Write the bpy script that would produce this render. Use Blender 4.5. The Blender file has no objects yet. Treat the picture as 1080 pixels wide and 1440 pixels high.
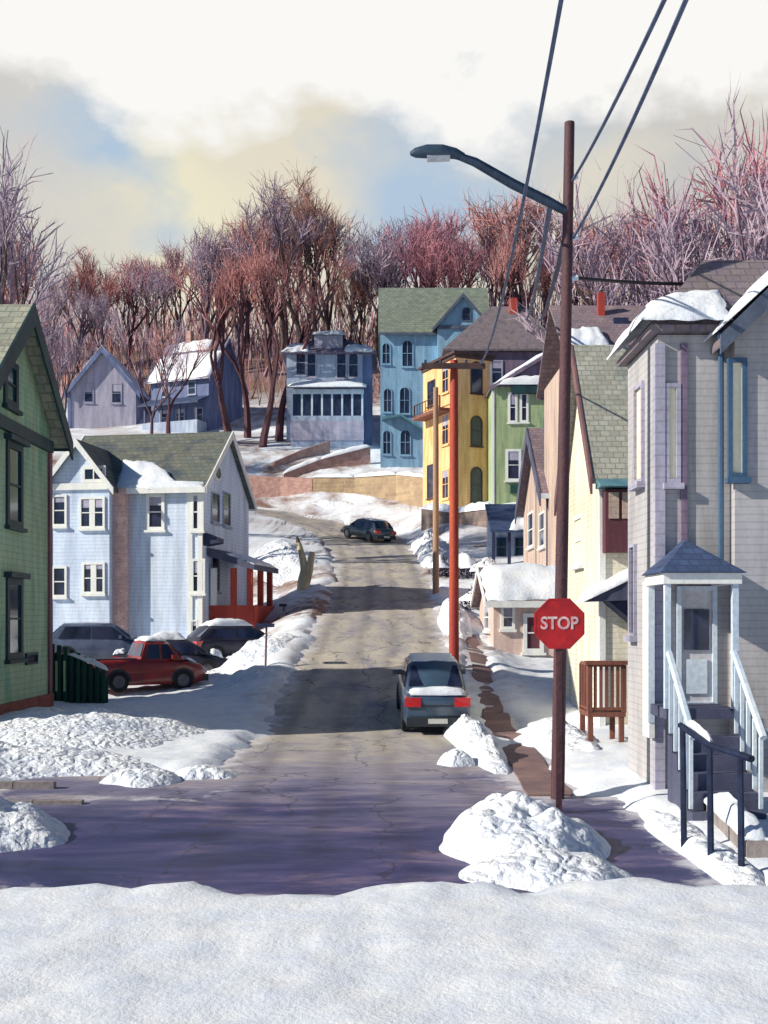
import bpy, bmesh, math, random
import numpy as np
from mathutils import Vector, Matrix, noise

random.seed(7)
SC = bpy.context.scene
COL = SC.collection
F, CX, HY, HC = 1500.0, 540.0, 870.0, 2.9       # focal length (px of a 1080 wide frame), principal column, horizon row, eye height


def W(px, py, d):
    """Point at depth d seen in the direction of (px, py)."""
    return Vector(((px - CX) / F * d, d, HC - (py - HY) / F * d))


def XP(px, d):
    return (px - CX) / F * d


def ZP(py, d):
    return HC - (py - HY) / F * d


# ------------------------------------------------------------------ materials
def lin(r, g, b):
    f = lambda c: (c / 255 / 12.92) if c / 255 <= 0.04045 else ((c / 255 + 0.055) / 1.055) ** 2.4
    return (f(r), f(g), f(b), 1.0)


def M(name, c1, c2=None, rough=0.75, scale=(2, 2, 2), kind=None, size=0.14, bump=0.15, bscale=14.0,
      metallic=0.0, coat=0.0, along='x', lo=0.35, hi=0.65, c3=None, fine=0.12):
    """Procedural surface: two colours mixed by a stretched noise, a finer value noise, and a relief."""
    m = bpy.data.materials.new(name)
    m.use_nodes = True
    nt = m.node_tree
    N, L = nt.nodes, nt.links
    bs = N['Principled BSDF']
    bs.inputs['Roughness'].default_value = rough
    bs.inputs['Metallic'].default_value = metallic
    bs.inputs['Coat Weight'].default_value = coat
    c2 = c2 or tuple(min(1, x * 0.8) for x in c1[:3]) + (1,)
    tc = N.new('ShaderNodeTexCoord')
    mp = N.new('ShaderNodeMapping')
    mp.inputs['Scale'].default_value = scale
    mp.inputs['Rotation'].default_value = (.05, .04, .63)
    mp.vector_type = 'POINT'
    L.new(tc.outputs['Object'], mp.inputs['Vector'])
    n1 = N.new('ShaderNodeTexNoise')
    n1.inputs['Scale'].default_value = 1.0
    n1.inputs['Detail'].default_value = 5
    n1.inputs['Roughness'].default_value = 0.6
    L.new(mp.outputs['Vector'], n1.inputs['Vector'])
    r1 = N.new('ShaderNodeValToRGB')
    r1.color_ramp.elements[0].position = lo
    r1.color_ramp.elements[0].color = c1
    r1.color_ramp.elements[1].position = hi
    r1.color_ramp.elements[1].color = c2
    if c3:
        e = r1.color_ramp.elements.new((lo + hi) / 2)
        e.color = c3
    L.new(n1.outputs['Fac'], r1.inputs['Fac'])
    col = r1.outputs['Color']
    n2 = N.new('ShaderNodeTexNoise')
    n2.inputs['Scale'].default_value = bscale
    n2.inputs['Detail'].default_value = 4
    L.new(tc.outputs['Object'], n2.inputs['Vector'])
    mr = N.new('ShaderNodeMapRange')
    mr.inputs['From Min'].default_value = 0.3
    mr.inputs['From Max'].default_value = 0.7
    mr.inputs['To Min'].default_value = 1 - fine
    mr.inputs['To Max'].default_value = 1 + fine
    L.new(n2.outputs['Fac'], mr.inputs['Value'])
    hs = N.new('ShaderNodeVectorMath')
    hs.operation = 'SCALE'
    L.new(col, hs.inputs[0])
    L.new(mr.outputs['Result'], hs.inputs['Scale'])
    col = hs.outputs['Vector']
    height = n2.outputs['Fac']
    dist = 0.02
    if kind in ('siding', 'shingle', 'brick'):
        sp = N.new('ShaderNodeSeparateXYZ')
        L.new(tc.outputs['Object'], sp.inputs[0])
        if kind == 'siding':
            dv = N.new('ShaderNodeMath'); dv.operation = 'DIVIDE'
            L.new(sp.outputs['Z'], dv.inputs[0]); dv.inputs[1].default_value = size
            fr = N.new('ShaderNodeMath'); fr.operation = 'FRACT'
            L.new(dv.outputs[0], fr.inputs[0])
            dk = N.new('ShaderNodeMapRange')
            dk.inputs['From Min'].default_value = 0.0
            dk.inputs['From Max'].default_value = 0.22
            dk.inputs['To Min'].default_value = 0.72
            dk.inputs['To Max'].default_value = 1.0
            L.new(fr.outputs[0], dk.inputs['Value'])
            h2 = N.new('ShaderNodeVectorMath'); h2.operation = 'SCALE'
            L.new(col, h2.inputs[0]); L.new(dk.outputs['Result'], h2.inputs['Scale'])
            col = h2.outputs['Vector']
            m3 = N.new('ShaderNodeMapping'); m3.inputs['Scale'].default_value = (1.5, 1.5, .26); m3.inputs['Rotation'].default_value = (.06, .05, .5)
            L.new(tc.outputs['Object'], m3.inputs['Vector'])
            n3 = N.new('ShaderNodeTexNoise'); n3.inputs['Scale'].default_value = 1.0; n3.inputs['Detail'].default_value = 8; n3.inputs['Roughness'].default_value = .72
            L.new(m3.outputs['Vector'], n3.inputs['Vector'])
            s3 = N.new('ShaderNodeMapRange')
            for nm, q in (('From Min', .36), ('From Max', .56), ('To Min', .74), ('To Max', 1.04)): s3.inputs[nm].default_value = q
            L.new(n3.outputs['Fac'], s3.inputs['Value'])
            h3 = N.new('ShaderNodeVectorMath'); h3.operation = 'SCALE'
            L.new(col, h3.inputs[0]); L.new(s3.outputs['Result'], h3.inputs['Scale'])
            col = h3.outputs['Vector']
            inv = N.new('ShaderNodeMath'); inv.operation = 'SUBTRACT'
            inv.inputs[0].default_value = 1.0
            L.new(fr.outputs[0], inv.inputs[1])
            height = inv.outputs[0]
        else:
            ad = N.new('ShaderNodeMath'); ad.operation = 'ADD'
            L.new(sp.outputs['X'], ad.inputs[0])
            L.new(sp.outputs['Y'], ad.inputs[1])
            cb = N.new('ShaderNodeCombineXYZ')
            src = ad.outputs[0] if along == 'xy' else sp.outputs[along.upper()]
            L.new(src, cb.inputs[0]); L.new(sp.outputs['Z'], cb.inputs[1])
            bk = N.new('ShaderNodeTexBrick')
            bk.inputs['Scale'].default_value = 1.0
            bk.inputs['Brick Width'].default_value = size * (2.6 if kind == 'brick' else 1.6)
            bk.inputs['Row Height'].default_value = size
            bk.inputs['Mortar Size'].default_value = size * 0.1
            bk.inputs['Mortar Smooth'].default_value = 0.4
            bk.inputs['Color1'].default_value = (0.82, 0.82, 0.82, 1)
            bk.inputs['Color2'].default_value = (1.12, 1.12, 1.12, 1)
            bk.inputs['Mortar'].default_value = (1.15, 1.15, 1.15, 1) if kind == 'brick' else (0.62, 0.62, 0.62, 1)
            L.new(cb.outputs[0], bk.inputs['Vector'])
            h2 = N.new('ShaderNodeVectorMath'); h2.operation = 'MULTIPLY'
            L.new(col, h2.inputs[0]); L.new(bk.outputs['Color'], h2.inputs[1])
            col = h2.outputs['Vector']
            inv = N.new('ShaderNodeMath'); inv.operation = 'SUBTRACT'
            inv.inputs[0].default_value = 1.0
            L.new(bk.outputs['Fac'], inv.inputs[1])
            height = inv.outputs[0]
    L.new(col, bs.inputs['Base Color'])
    bp = N.new('ShaderNodeBump')
    bp.inputs['Strength'].default_value = min(1, bump * 2)
    bp.inputs['Distance'].default_value = dist
    L.new(height, bp.inputs['Height'])
    L.new(bp.outputs['Normal'], bs.inputs['Normal'])
    return m


ST = (2.2, 2.2, 0.35)      # vertical streaks
MAT = {}
# houses
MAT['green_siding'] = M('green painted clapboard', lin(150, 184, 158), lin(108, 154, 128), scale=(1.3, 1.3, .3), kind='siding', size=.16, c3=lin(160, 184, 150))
MAT['teal_trim'] = M('dark teal trim', lin(18, 62, 66), lin(14, 40, 52), scale=ST, rough=.6)
MAT['beige_roof'] = M('pale weathered roofing', lin(168, 168, 150), lin(140, 146, 135), kind='shingle', size=.2)
MAT['brick'] = M('red brick', lin(150, 82, 66), lin(112, 58, 52), kind='brick', size=.085, along='xy', bump=.3)
MAT['rose_brick'] = M('faded rose brick', lin(196, 158, 146), lin(164, 126, 122), kind='brick', size=.085, along='xy', bump=.3)
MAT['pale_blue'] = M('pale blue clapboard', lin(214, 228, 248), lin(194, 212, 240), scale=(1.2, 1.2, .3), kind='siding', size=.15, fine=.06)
MAT['white_trim'] = M('cream white trim', lin(234, 236, 232), lin(214, 218, 220), scale=ST, rough=.6, fine=.06)
MAT['moss_roof'] = M('mossy grey green shingles', lin(96, 108, 106), lin(76, 88, 96), scale=(1, 1, 1), kind='shingle', size=.18, c3=lin(112, 114, 104))
MAT['grey_wall'] = M('mauve grey clapboard', lin(178, 176, 196), lin(152, 152, 176), scale=ST, kind='siding', size=.18)
MAT['dark_blue'] = M('slate blue siding', lin(112, 126, 166), lin(84, 100, 144), scale=ST, kind='siding', size=.18)
MAT['mauve_roof'] = M('mauve slate roof', lin(122, 112, 126), lin(98, 92, 110), kind='shingle', size=.15, c3=lin(126, 116, 118))
MAT['plum_roof'] = M('dark plum slate roof', lin(130, 118, 138), lin(100, 94, 122), kind='shingle', size=.22)
MAT['grey_blue'] = M('grey blue clapboard', lin(172, 186, 206), lin(140, 156, 184), scale=ST, kind='siding', size=.18)
MAT['sky_blue'] = M('light blue clapboard', lin(126, 172, 206), lin(104, 152, 190), scale=ST, kind='siding', size=.18, c3=lin(138, 180, 208))
MAT['sage_roof'] = M('sage grey roof', lin(132, 142, 126), lin(112, 124, 118), kind='shingle', size=.25)
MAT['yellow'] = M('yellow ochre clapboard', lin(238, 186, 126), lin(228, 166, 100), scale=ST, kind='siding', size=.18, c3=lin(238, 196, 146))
MAT['brown_trim'] = M('dark brown trim', lin(84, 62, 58), lin(58, 44, 50), scale=ST)
MAT['mauve_wall'] = M('mauve clapboard', lin(128, 110, 132), lin(104, 92, 120), scale=ST, kind='siding', size=.18)
MAT['leaf_green'] = M('leaf green clapboard', lin(150, 172, 130), lin(124, 152, 116), scale=ST, kind='siding', size=.16, c3=lin(164, 180, 138))
MAT['pink_wall'] = M('dusty pink clapboard', lin(182, 158, 152), lin(156, 136, 140), scale=ST, kind='siding', size=.14, c3=lin(196, 176, 160))
MAT['pale_pink'] = M('pale pink plaster', lin(214, 192, 182), lin(190, 164, 160), scale=ST, bump=.2)
MAT['shading'] = M('pale rose brick', lin(226, 192, 182), lin(198, 160, 154), kind='brick', size=.085, along='xy', bump=.3)
MAT['pink_roof'] = M('dusty pink roof', lin(142, 124, 130), lin(120, 108, 120), kind='shingle', size=.16)
MAT['slate_trim'] = M('slate grey trim', lin(84, 88, 112), lin(62, 66, 92), scale=ST)
MAT['cream_wall'] = M('cream yellow clapboard', lin(232, 224, 200), lin(218, 206, 178), scale=ST, kind='siding', size=.13, c3=lin(226, 222, 206))
MAT['olive_roof'] = M('olive green roof', lin(158, 162, 156), lin(138, 146, 140), scale=(1.5, 1.5, .3), kind='shingle', size=.15, c3=lin(164, 164, 154))
MAT['rake_brown'] = M('reddish brown bargeboard', lin(124, 92, 92), lin(100, 72, 80), scale=ST)
MAT['teal_hood'] = M('weathered teal metal', lin(96, 142, 154), lin(70, 116, 136), scale=(3, 3, 3), rough=.5)
MAT['maroon'] = M('maroon panel', lin(98, 54, 64), lin(72, 40, 54), scale=ST)
MAT['grey_house'] = M('warm grey clapboard', lin(170, 171, 178), lin(152, 154, 164), scale=(.9, .9, .25), kind='siding', size=.12, c3=lin(176, 174, 176), fine=.05)
MAT['ice_trim'] = M('pale ice blue trim', lin(206, 218, 228), lin(168, 188, 210), scale=ST, rough=.6)
MAT['navy'] = M('dark navy paint', lin(40, 52, 88), lin(26, 34, 64), scale=ST, rough=.6)
MAT['navy_roof'] = M('slate navy shingles', lin(62, 82, 120), lin(44, 60, 98), kind='shingle', size=.1)
MAT['door_grey'] = M('pale grey door paint', lin(198, 196, 200), lin(170, 172, 184), scale=ST, rough=.5)
MAT['red_paint'] = M('red porch paint', lin(182, 72, 54), lin(150, 52, 46), scale=ST)
MAT['rail_wood'] = M('reddish brown deck wood', lin(134, 84, 68), lin(98, 58, 54), scale=(8, 8, .8))
MAT['pipe_blue'] = M('blue grey downpipe', lin(66, 98, 128), lin(46, 74, 108), scale=ST, rough=.5)
MAT['cream_reflection'] = M('pale yellow reflection painted on glass', lin(246, 240, 216), lin(232, 222, 186), scale=(6, 6, .8), rough=.35, fine=.05)  # cream window reflections put into the pane colour
MAT['glass'] = M('dark window glass', lin(52, 58, 84), lin(26, 32, 54), scale=(1.4, 1.4, .8), rough=.12, bump=.01, lo=.4, hi=.6, coat=.3)
MAT['glass_teal'] = M('dark teal window glass', lin(26, 66, 82), lin(14, 38, 58), scale=(1.2, 1.2, .8), rough=.12, bump=.01, coat=.3)
MAT['soffit'] = M('blue grey roof edge', lin(86, 98, 118), lin(66, 76, 98), scale=ST)  # plain blue grey for eaves and gable boards
# street things
MAT['snow'] = None
MAT['pole_brown'] = M('dark brown creosoted pole', lin(86, 54, 58), lin(56, 36, 50), scale=(10, 10, .6), bump=.4)
MAT['pole_red'] = M('orange red weathered pole', lin(176, 78, 46), lin(150, 48, 50), scale=(4, 4, .25), bump=.4)
MAT['pole_tan'] = M('tan weathered pole', lin(176, 140, 106), lin(140, 112, 98), scale=(6, 6, .4), bump=.4)
MAT['pole_mauve'] = M('mauve brown post', lin(138, 94, 98), lin(92, 62, 82), scale=(6, 6, .5), bump=.3)
MAT['lamp_metal'] = M('blue grey galvanised arm', lin(66, 88, 108), lin(42, 60, 84), scale=(3, 3, 3), rough=.45, metallic=.3)
MAT['wire'] = M('grey blue cable', lin(74, 92, 124), lin(54, 66, 98), scale=(3, 3, 3), rough=.6)
MAT['black_wire'] = M('black cable', lin(38, 24, 30), lin(24, 18, 24), rough=.6)
MAT['iron'] = M('blue black iron', lin(40, 54, 84), lin(22, 30, 56), scale=(6, 6, 6), rough=.5, metallic=.4)
MAT['sign_red'] = M('stop sign red', lin(190, 30, 36), lin(160, 22, 32), scale=(4, 4, 4), rough=.4, bump=.05)
MAT['sign_white'] = M('weathered sign white', lin(222, 200, 200), lin(196, 150, 156), scale=(9, 9, 9), rough=.4, bump=.02)
MAT['stump'] = M('weathered grey wood', lin(204, 196, 160), lin(150, 142, 122), scale=(8, 8, 1), bump=.5)
MAT['stone'] = M('grey brown stone wall', lin(134, 118, 106), lin(104, 92, 94), kind='brick', size=.3, along='xy', bump=.4, scale=(1, 1, 1))
MAT['tan_stone'] = M('tan stone wall', lin(176, 154, 122), lin(148, 126, 104), kind='brick', size=.32, along='xy', bump=.3, scale=(1, 1, 1))
MAT['concrete'] = M('kerb concrete', lin(150, 142, 138), lin(118, 110, 114), scale=(3, 3, 3), bump=.25)
MAT['fence_green'] = M('dark green fence paint', lin(24, 78, 64), lin(14, 50, 48), scale=ST)
MAT['fence_pale'] = M('pale green fence paint', lin(176, 196, 150), lin(140, 166, 128), scale=ST)
MAT['bush'] = M('dark frosted bush', lin(92, 84, 104), lin(64, 62, 88), scale=(5, 5, 5))
MAT['car_blue'] = M('slate blue car paint', lin(66, 88, 110), lin(46, 64, 88), scale=(1.2, 1.2, 1.2), rough=.3, coat=.6, bump=.01, fine=.05)
MAT['car_teal'] = M('dark teal car paint', lin(44, 70, 80), lin(30, 50, 64), rough=.3, coat=.6, bump=.01, fine=.05)
MAT['car_red'] = M('dull red car paint', lin(150, 44, 42), lin(110, 32, 38), rough=.35, coat=.4, bump=.02, fine=.06)
MAT['car_grey'] = M('blue grey car paint', lin(96, 108, 134), lin(66, 76, 104), rough=.35, coat=.4, bump=.01, fine=.05)
MAT['car_dark'] = M('dark slate car paint', lin(48, 48, 66), lin(34, 34, 52), rough=.5, coat=.05, bump=.01, fine=.05)
MAT['rubber'] = M('black rubber', lin(34, 32, 42), lin(22, 22, 30), rough=.85)
MAT['plastic'] = M('dark bumper plastic', lin(40, 50, 60), lin(28, 36, 46), rough=.6)
MAT['rim'] = M('dull alloy', lin(110, 112, 120), lin(80, 82, 92), rough=.4, metallic=.7)
MAT['taillight'] = M('red lamp lens', lin(206, 22, 26), lin(176, 14, 24), rough=.2, coat=.6, bump=.01)
MAT['headlight'] = M('clear lamp lens', lin(206, 210, 214), lin(176, 182, 190), rough=.15, coat=.6, bump=.01)
MAT['plate'] = M('blank number plate', lin(200, 200, 196), lin(180, 180, 178), rough=.5)
# trees
MAT['bark_red'] = M('dark red bark', lin(92, 48, 54), lin(60, 34, 48), scale=(3, 3, .4), bump=.5)
MAT['bark_mauve'] = M('mauve grey bark', lin(104, 84, 98), lin(74, 60, 80), scale=(3, 3, .4), bump=.5)
MAT['bark_brown'] = M('dark brown bark', lin(84, 66, 60), lin(56, 44, 48), scale=(3, 3, .4), bump=.5)
MAT['twig_rust'] = M('rust red twigs', lin(186, 120, 114), lin(146, 92, 100), scale=(.35, .35, .35), bump=0, c3=lin(180, 132, 130))
MAT['twig_rose'] = M('rose twigs', lin(186, 126, 136), lin(148, 104, 124), scale=(.35, .35, .35), bump=0)
MAT['twig_mauve'] = M('mauve twigs', lin(178, 158, 172), lin(140, 124, 148), scale=(.35, .35, .35), bump=0)
MAT['twig_brown'] = M('brown twigs', lin(174, 146, 128), lin(132, 108, 104), scale=(.35, .35, .35), bump=0, c3=lin(164, 114, 106))


def snow_material():
    m = M('snow', lin(232, 236, 240), lin(212, 222, 238), rough=.75, scale=(.8, .8, .8), bump=.5, bscale=9, fine=.05)
    N, L = m.node_tree.nodes, m.node_tree.links
    bs = N['Principled BSDF']
    col = bs.inputs['Base Color'].links[0].from_socket
    tc = N.new('ShaderNodeTexCoord')
    n1 = N.new('ShaderNodeTexNoise'); n1.inputs['Scale'].default_value = 22; n1.inputs['Detail'].default_value = 3; L.new(tc.outputs['Object'], n1.inputs['Vector'])
    n2 = N.new('ShaderNodeTexNoise'); n2.inputs['Scale'].default_value = 1.1; n2.inputs['Detail'].default_value = 6; L.new(tc.outputs['Object'], n2.inputs['Vector'])
    q1 = N.new('ShaderNodeMapRange'); q1.inputs['From Min'].default_value = .56; q1.inputs['From Max'].default_value = .72; L.new(n1.outputs['Fac'], q1.inputs['Value'])
    q2 = N.new('ShaderNodeMapRange'); q2.inputs['From Min'].default_value = .45; q2.inputs['From Max'].default_value = .65; q2.inputs['To Max'].default_value = .55; L.new(n2.outputs['Fac'], q2.inputs['Value'])
    mu = N.new('ShaderNodeMath'); mu.operation = 'MULTIPLY'; L.new(q1.outputs['Result'], mu.inputs[0]); L.new(q2.outputs['Result'], mu.inputs[1])
    x = N.new('ShaderNodeMix'); x.data_type = 'RGBA'; L.new(mu.outputs[0], x.inputs['Factor']); L.new(col, x.inputs[6]); x.inputs[7].default_value = lin(146, 134, 134)
    L.new(x.outputs[2], bs.inputs['Base Color'])
    return m


def ploughed_material():
    m = snow_material(); m.name = 'ploughed snow'
    N, L = m.node_tree.nodes, m.node_tree.links
    bs = N['Principled BSDF']
    old = bs.inputs['Normal'].links[0].from_node
    tc = N.new('ShaderNodeTexCoord')
    nw = N.new('ShaderNodeTexNoise'); nw.inputs['Scale'].default_value = 3; nw.inputs['Detail'].default_value = 6; L.new(tc.outputs['Object'], nw.inputs['Vector'])
    sc = N.new('ShaderNodeVectorMath'); sc.operation = 'SCALE'; sc.inputs['Scale'].default_value = .5; L.new(nw.outputs['Color'], sc.inputs[0])
    ad = N.new('ShaderNodeVectorMath'); L.new(tc.outputs['Object'], ad.inputs[0]); L.new(sc.outputs[0], ad.inputs[1])
    vo = N.new('ShaderNodeTexVoronoi'); vo.inputs['Scale'].default_value = 5.5; L.new(ad.outputs[0], vo.inputs['Vector'])
    iv = N.new('ShaderNodeMath'); iv.operation = 'SUBTRACT'; iv.inputs[0].default_value = 1.0; L.new(vo.outputs['Distance'], iv.inputs[1])
    bp = N.new('ShaderNodeBump'); bp.inputs['Strength'].default_value = .75; bp.inputs['Distance'].default_value = .09
    L.new(iv.outputs[0], bp.inputs['Height']); L.new(old.outputs['Normal'], bp.inputs['Normal']); L.new(bp.outputs['Normal'], bs.inputs['Normal'])
    return m


MAT['snow'] = snow_material()
MAT['ploughed'] = ploughed_material()


def node_ramp(N, stops):
    r = N.new('ShaderNodeValToRGB')
    e = r.color_ramp.elements
    e[0].position, e[0].color = stops[0]
    e[1].position, e[1].color = stops[-1]
    for p, c in stops[1:-1]:
        x = e.new(p); x.color = c
    return r


def noise_fac(N, L, vec, scale, detail=5, rough=.6, dist=0.0):
    n = N.new('ShaderNodeTexNoise')
    n.inputs['Scale'].default_value = scale
    n.inputs['Detail'].default_value = detail
    n.inputs['Roughness'].default_value = rough
    n.inputs['Distortion'].default_value = dist
    L.new(vec, n.inputs['Vector'])
    return n.outputs['Fac']


def mixc(N, L, fac, a, b):
    x = N.new('ShaderNodeMix'); x.data_type = 'RGBA'
    if isinstance(fac, float): x.inputs['Factor'].default_value = fac
    else: L.new(fac, x.inputs['Factor'])
    for s, v in ((6, a), (7, b)):
        if isinstance(v, tuple): x.inputs[s].default_value = v
        else: L.new(v, x.inputs[s])
    return x.outputs[2]


def mathn(N, L, op, a, b=0.0, clamp=False):
    x = N.new('ShaderNodeMath'); x.operation = op; x.use_clamp = clamp
    for s, v in ((0, a), (1, b)):
        if isinstance(v, (int, float)): x.inputs[s].default_value = v
        else: L.new(v, x.inputs[s])
    return x.outputs[0]


def maprange(N, L, v, a, b, c=0.0, d=1.0):
    x = N.new('ShaderNodeMapRange')
    L.new(v, x.inputs['Value'])
    for n_, q in (('From Min', a), ('From Max', b), ('To Min', c), ('To Max', d)):
        x.inputs[n_].default_value = q
    return x.outputs['Result']


def road_material():
    m = bpy.data.materials.new('worn winter asphalt'); m.use_nodes = True
    N, L = m.node_tree.nodes, m.node_tree.links
    bs = N['Principled BSDF']
    tc = N.new('ShaderNodeTexCoord')
    P = tc.outputs['Object']
    sp = N.new('ShaderNodeSeparateXYZ'); L.new(P, sp.inputs[0])
    mp = N.new('ShaderNodeMapping'); mp.inputs['Scale'].default_value = (.55, .8, 1); L.new(P, mp.inputs['Vector'])
    big = noise_fac(N, L, mp.outputs[0], .6, 6, .62, .6)
    mp2 = N.new('ShaderNodeMapping'); mp2.inputs['Scale'].default_value = (.9, .5, 1); L.new(P, mp2.inputs['Vector'])
    along = noise_fac(N, L, mp2.outputs[0], .9, 8, .68, .5)
    mp3 = N.new('ShaderNodeMapping'); mp3.inputs['Scale'].default_value = (.4, 1.3, 1); mp3.inputs['Rotation'].default_value = (0, 0, .12); L.new(P, mp3.inputs['Vector'])
    across = noise_fac(N, L, mp3.outputs[0], .8, 8, .7, .7)
    fine = noise_fac(N, L, P, 60, 3, .7)
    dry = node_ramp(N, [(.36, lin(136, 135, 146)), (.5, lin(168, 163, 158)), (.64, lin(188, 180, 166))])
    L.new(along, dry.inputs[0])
    greyed = node_ramp(N, [(.36, lin(88, 88, 124)), (.5, lin(126, 122, 146)), (.64, lin(160, 152, 158))])
    L.new(across, greyed.inputs[0])
    painted_shade = node_ramp(N, [(.36, lin(18, 26, 74)), (.46, lin(36, 42, 96)), (.55, lin(64, 62, 112)), (.68, lin(132, 114, 138))])
    L.new(across, painted_shade.inputs[0])
    # colour darkens to the painted foreground shade towards the crossing, with an uneven edge
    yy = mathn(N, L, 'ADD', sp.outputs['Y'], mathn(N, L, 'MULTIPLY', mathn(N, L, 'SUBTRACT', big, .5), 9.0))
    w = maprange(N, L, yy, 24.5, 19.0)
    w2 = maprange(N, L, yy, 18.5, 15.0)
    col = mixc(N, L, w2, mixc(N, L, w, dry.outputs[0], greyed.outputs[0]), painted_shade.outputs[0])
    fv = N.new('ShaderNodeVectorMath'); fv.operation = 'SCALE'
    L.new(col, fv.inputs[0]); L.new(maprange(N, L, fine, .25, .75, .8, 1.2), fv.inputs['Scale'])
    la = N.new('ShaderNodeAttribute'); la.attribute_name = 'lat'
    lt = mathn(N, L, 'ADD', la.outputs['Fac'], mathn(N, L, 'MULTIPLY', mathn(N, L, 'SUBTRACT', along, .5), .9))
    trk = mathn(N, L, 'ABSOLUTE', mathn(N, L, 'SUBTRACT', mathn(N, L, 'ABSOLUTE', mathn(N, L, 'SUBTRACT', mathn(N, L, 'ABSOLUTE', lt), 1.2)), .65))
    tv = N.new('ShaderNodeVectorMath'); tv.operation = 'SCALE'
    L.new(fv.outputs[0], tv.inputs[0]); L.new(maprange(N, L, trk, .05, .32, .78, 1.0), tv.inputs['Scale'])
    vo = N.new('ShaderNodeTexVoronoi'); vo.feature = 'DISTANCE_TO_EDGE'; vo.inputs['Scale'].default_value = .45
    wv = N.new('ShaderNodeVectorMath'); wv.operation = 'ADD'; L.new(P, wv.inputs[0])
    nn = N.new('ShaderNodeTexNoise'); nn.inputs['Scale'].default_value = 1.3; nn.inputs['Detail'].default_value = 5; L.new(P, nn.inputs['Vector']); L.new(nn.outputs['Color'], wv.inputs[1])
    L.new(wv.outputs[0], vo.inputs['Vector'])
    fv = N.new('ShaderNodeVectorMath'); fv.operation = 'SCALE'
    L.new(tv.outputs[0], fv.inputs[0]); L.new(maprange(N, L, vo.outputs['Distance'], .003, .014, .5, 1.0), fv.inputs['Scale'])
    at = N.new('ShaderNodeAttribute'); at.attribute_name = 'edge'
    sl = mathn(N, L, 'ADD', at.outputs['Fac'], mathn(N, L, 'MULTIPLY', mathn(N, L, 'SUBTRACT', noise_fac(N, L, P, 1.6, 6, .7, .3), .5), 2.6))
    slush = mixc(N, L, maprange(N, L, sl, -.35, .1, 0.0, .8), fv.outputs[0], lin(206, 206, 214))
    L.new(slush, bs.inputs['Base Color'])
    L.new(maprange(N, L, mathn(N, L, 'MULTIPLY', w2, big), 0, .6, .85, .45), bs.inputs['Roughness'])
    bp = N.new('ShaderNodeBump'); bp.inputs['Strength'].default_value = .35; bp.inputs['Distance'].default_value = .015
    L.new(fine, bp.inputs['Height']); L.new(bp.outputs[0], bs.inputs['Normal'])
    return m


def ground_material():
    m = bpy.data.materials.new('snow over winter earth'); m.use_nodes = True
    N, L = m.node_tree.nodes, m.node_tree.links
    bs = N['Principled BSDF']; bs.inputs['Roughness'].default_value = .8
    tc = N.new('ShaderNodeTexCoord'); P = tc.outputs['Object']
    sp = N.new('ShaderNodeSeparateXYZ'); L.new(P, sp.inputs[0])
    ge = N.new('ShaderNodeNewGeometry')
    sn = N.new('ShaderNodeSeparateXYZ'); L.new(ge.outputs['True Normal'], sn.inputs[0])
    n1 = noise_fac(N, L, P, .22, 6, .65, .5)
    n2 = noise_fac(N, L, P, 2.5, 5, .6)
    n3 = noise_fac(N, L, P, 26, 3, .6)
    earth = node_ramp(N, [(.3, lin(104, 80, 84)), (.5, lin(138, 112, 98)), (.7, lin(112, 90, 98))])
    L.new(n2, earth.inputs[0])
    snow = node_ramp(N, [(.3, lin(232, 236, 240)), (.7, lin(212, 222, 238))])
    L.new(n2, snow.inputs[0])
    # bare earth shows on steep banks and under the ridge trees
    slope = maprange(N, L, sn.outputs['Z'], .985, .90)
    far = maprange(N, L, sp.outputs['Y'], 118, 126)
    a = mathn(N, L, 'MULTIPLY', slope, maprange(N, L, n1, .42, .6))
    a = mathn(N, L, 'MULTIPLY', a, maprange(N, L, sp.outputs['Y'], 26, 40))
    a = mathn(N, L, 'MAXIMUM', a, mathn(N, L, 'MULTIPLY', far, maprange(N, L, n1, .2, .36)))
    col = mixc(N, L, mathn(N, L, 'MULTIPLY', a, 1.0, True), snow.outputs[0], earth.outputs[0])
    grit = mathn(N, L, 'MULTIPLY', maprange(N, L, noise_fac(N, L, P, 16, 4, .7), .56, .72), maprange(N, L, noise_fac(N, L, P, .7, 5, .6), .46, .66, 0.0, .5))
    col = mixc(N, L, grit, col, lin(140, 128, 126))
    L.new(col, bs.inputs['Base Color'])
    bp = N.new('ShaderNodeBump'); bp.inputs['Strength'].default_value = .5; bp.inputs['Distance'].default_value = .06
    L.new(mathn(N, L, 'ADD', n2, mathn(N, L, 'MULTIPLY', n3, .25)), bp.inputs['Height']); L.new(bp.outputs[0], bs.inputs['Normal'])
    return m


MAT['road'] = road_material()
MAT['ground'] = ground_material()
MAT['walk'] = M('damp brown pavement', lin(138, 112, 108), lin(104, 82, 88), scale=(1.2, 1.2, 1.2), bump=.3, bscale=30)


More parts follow.
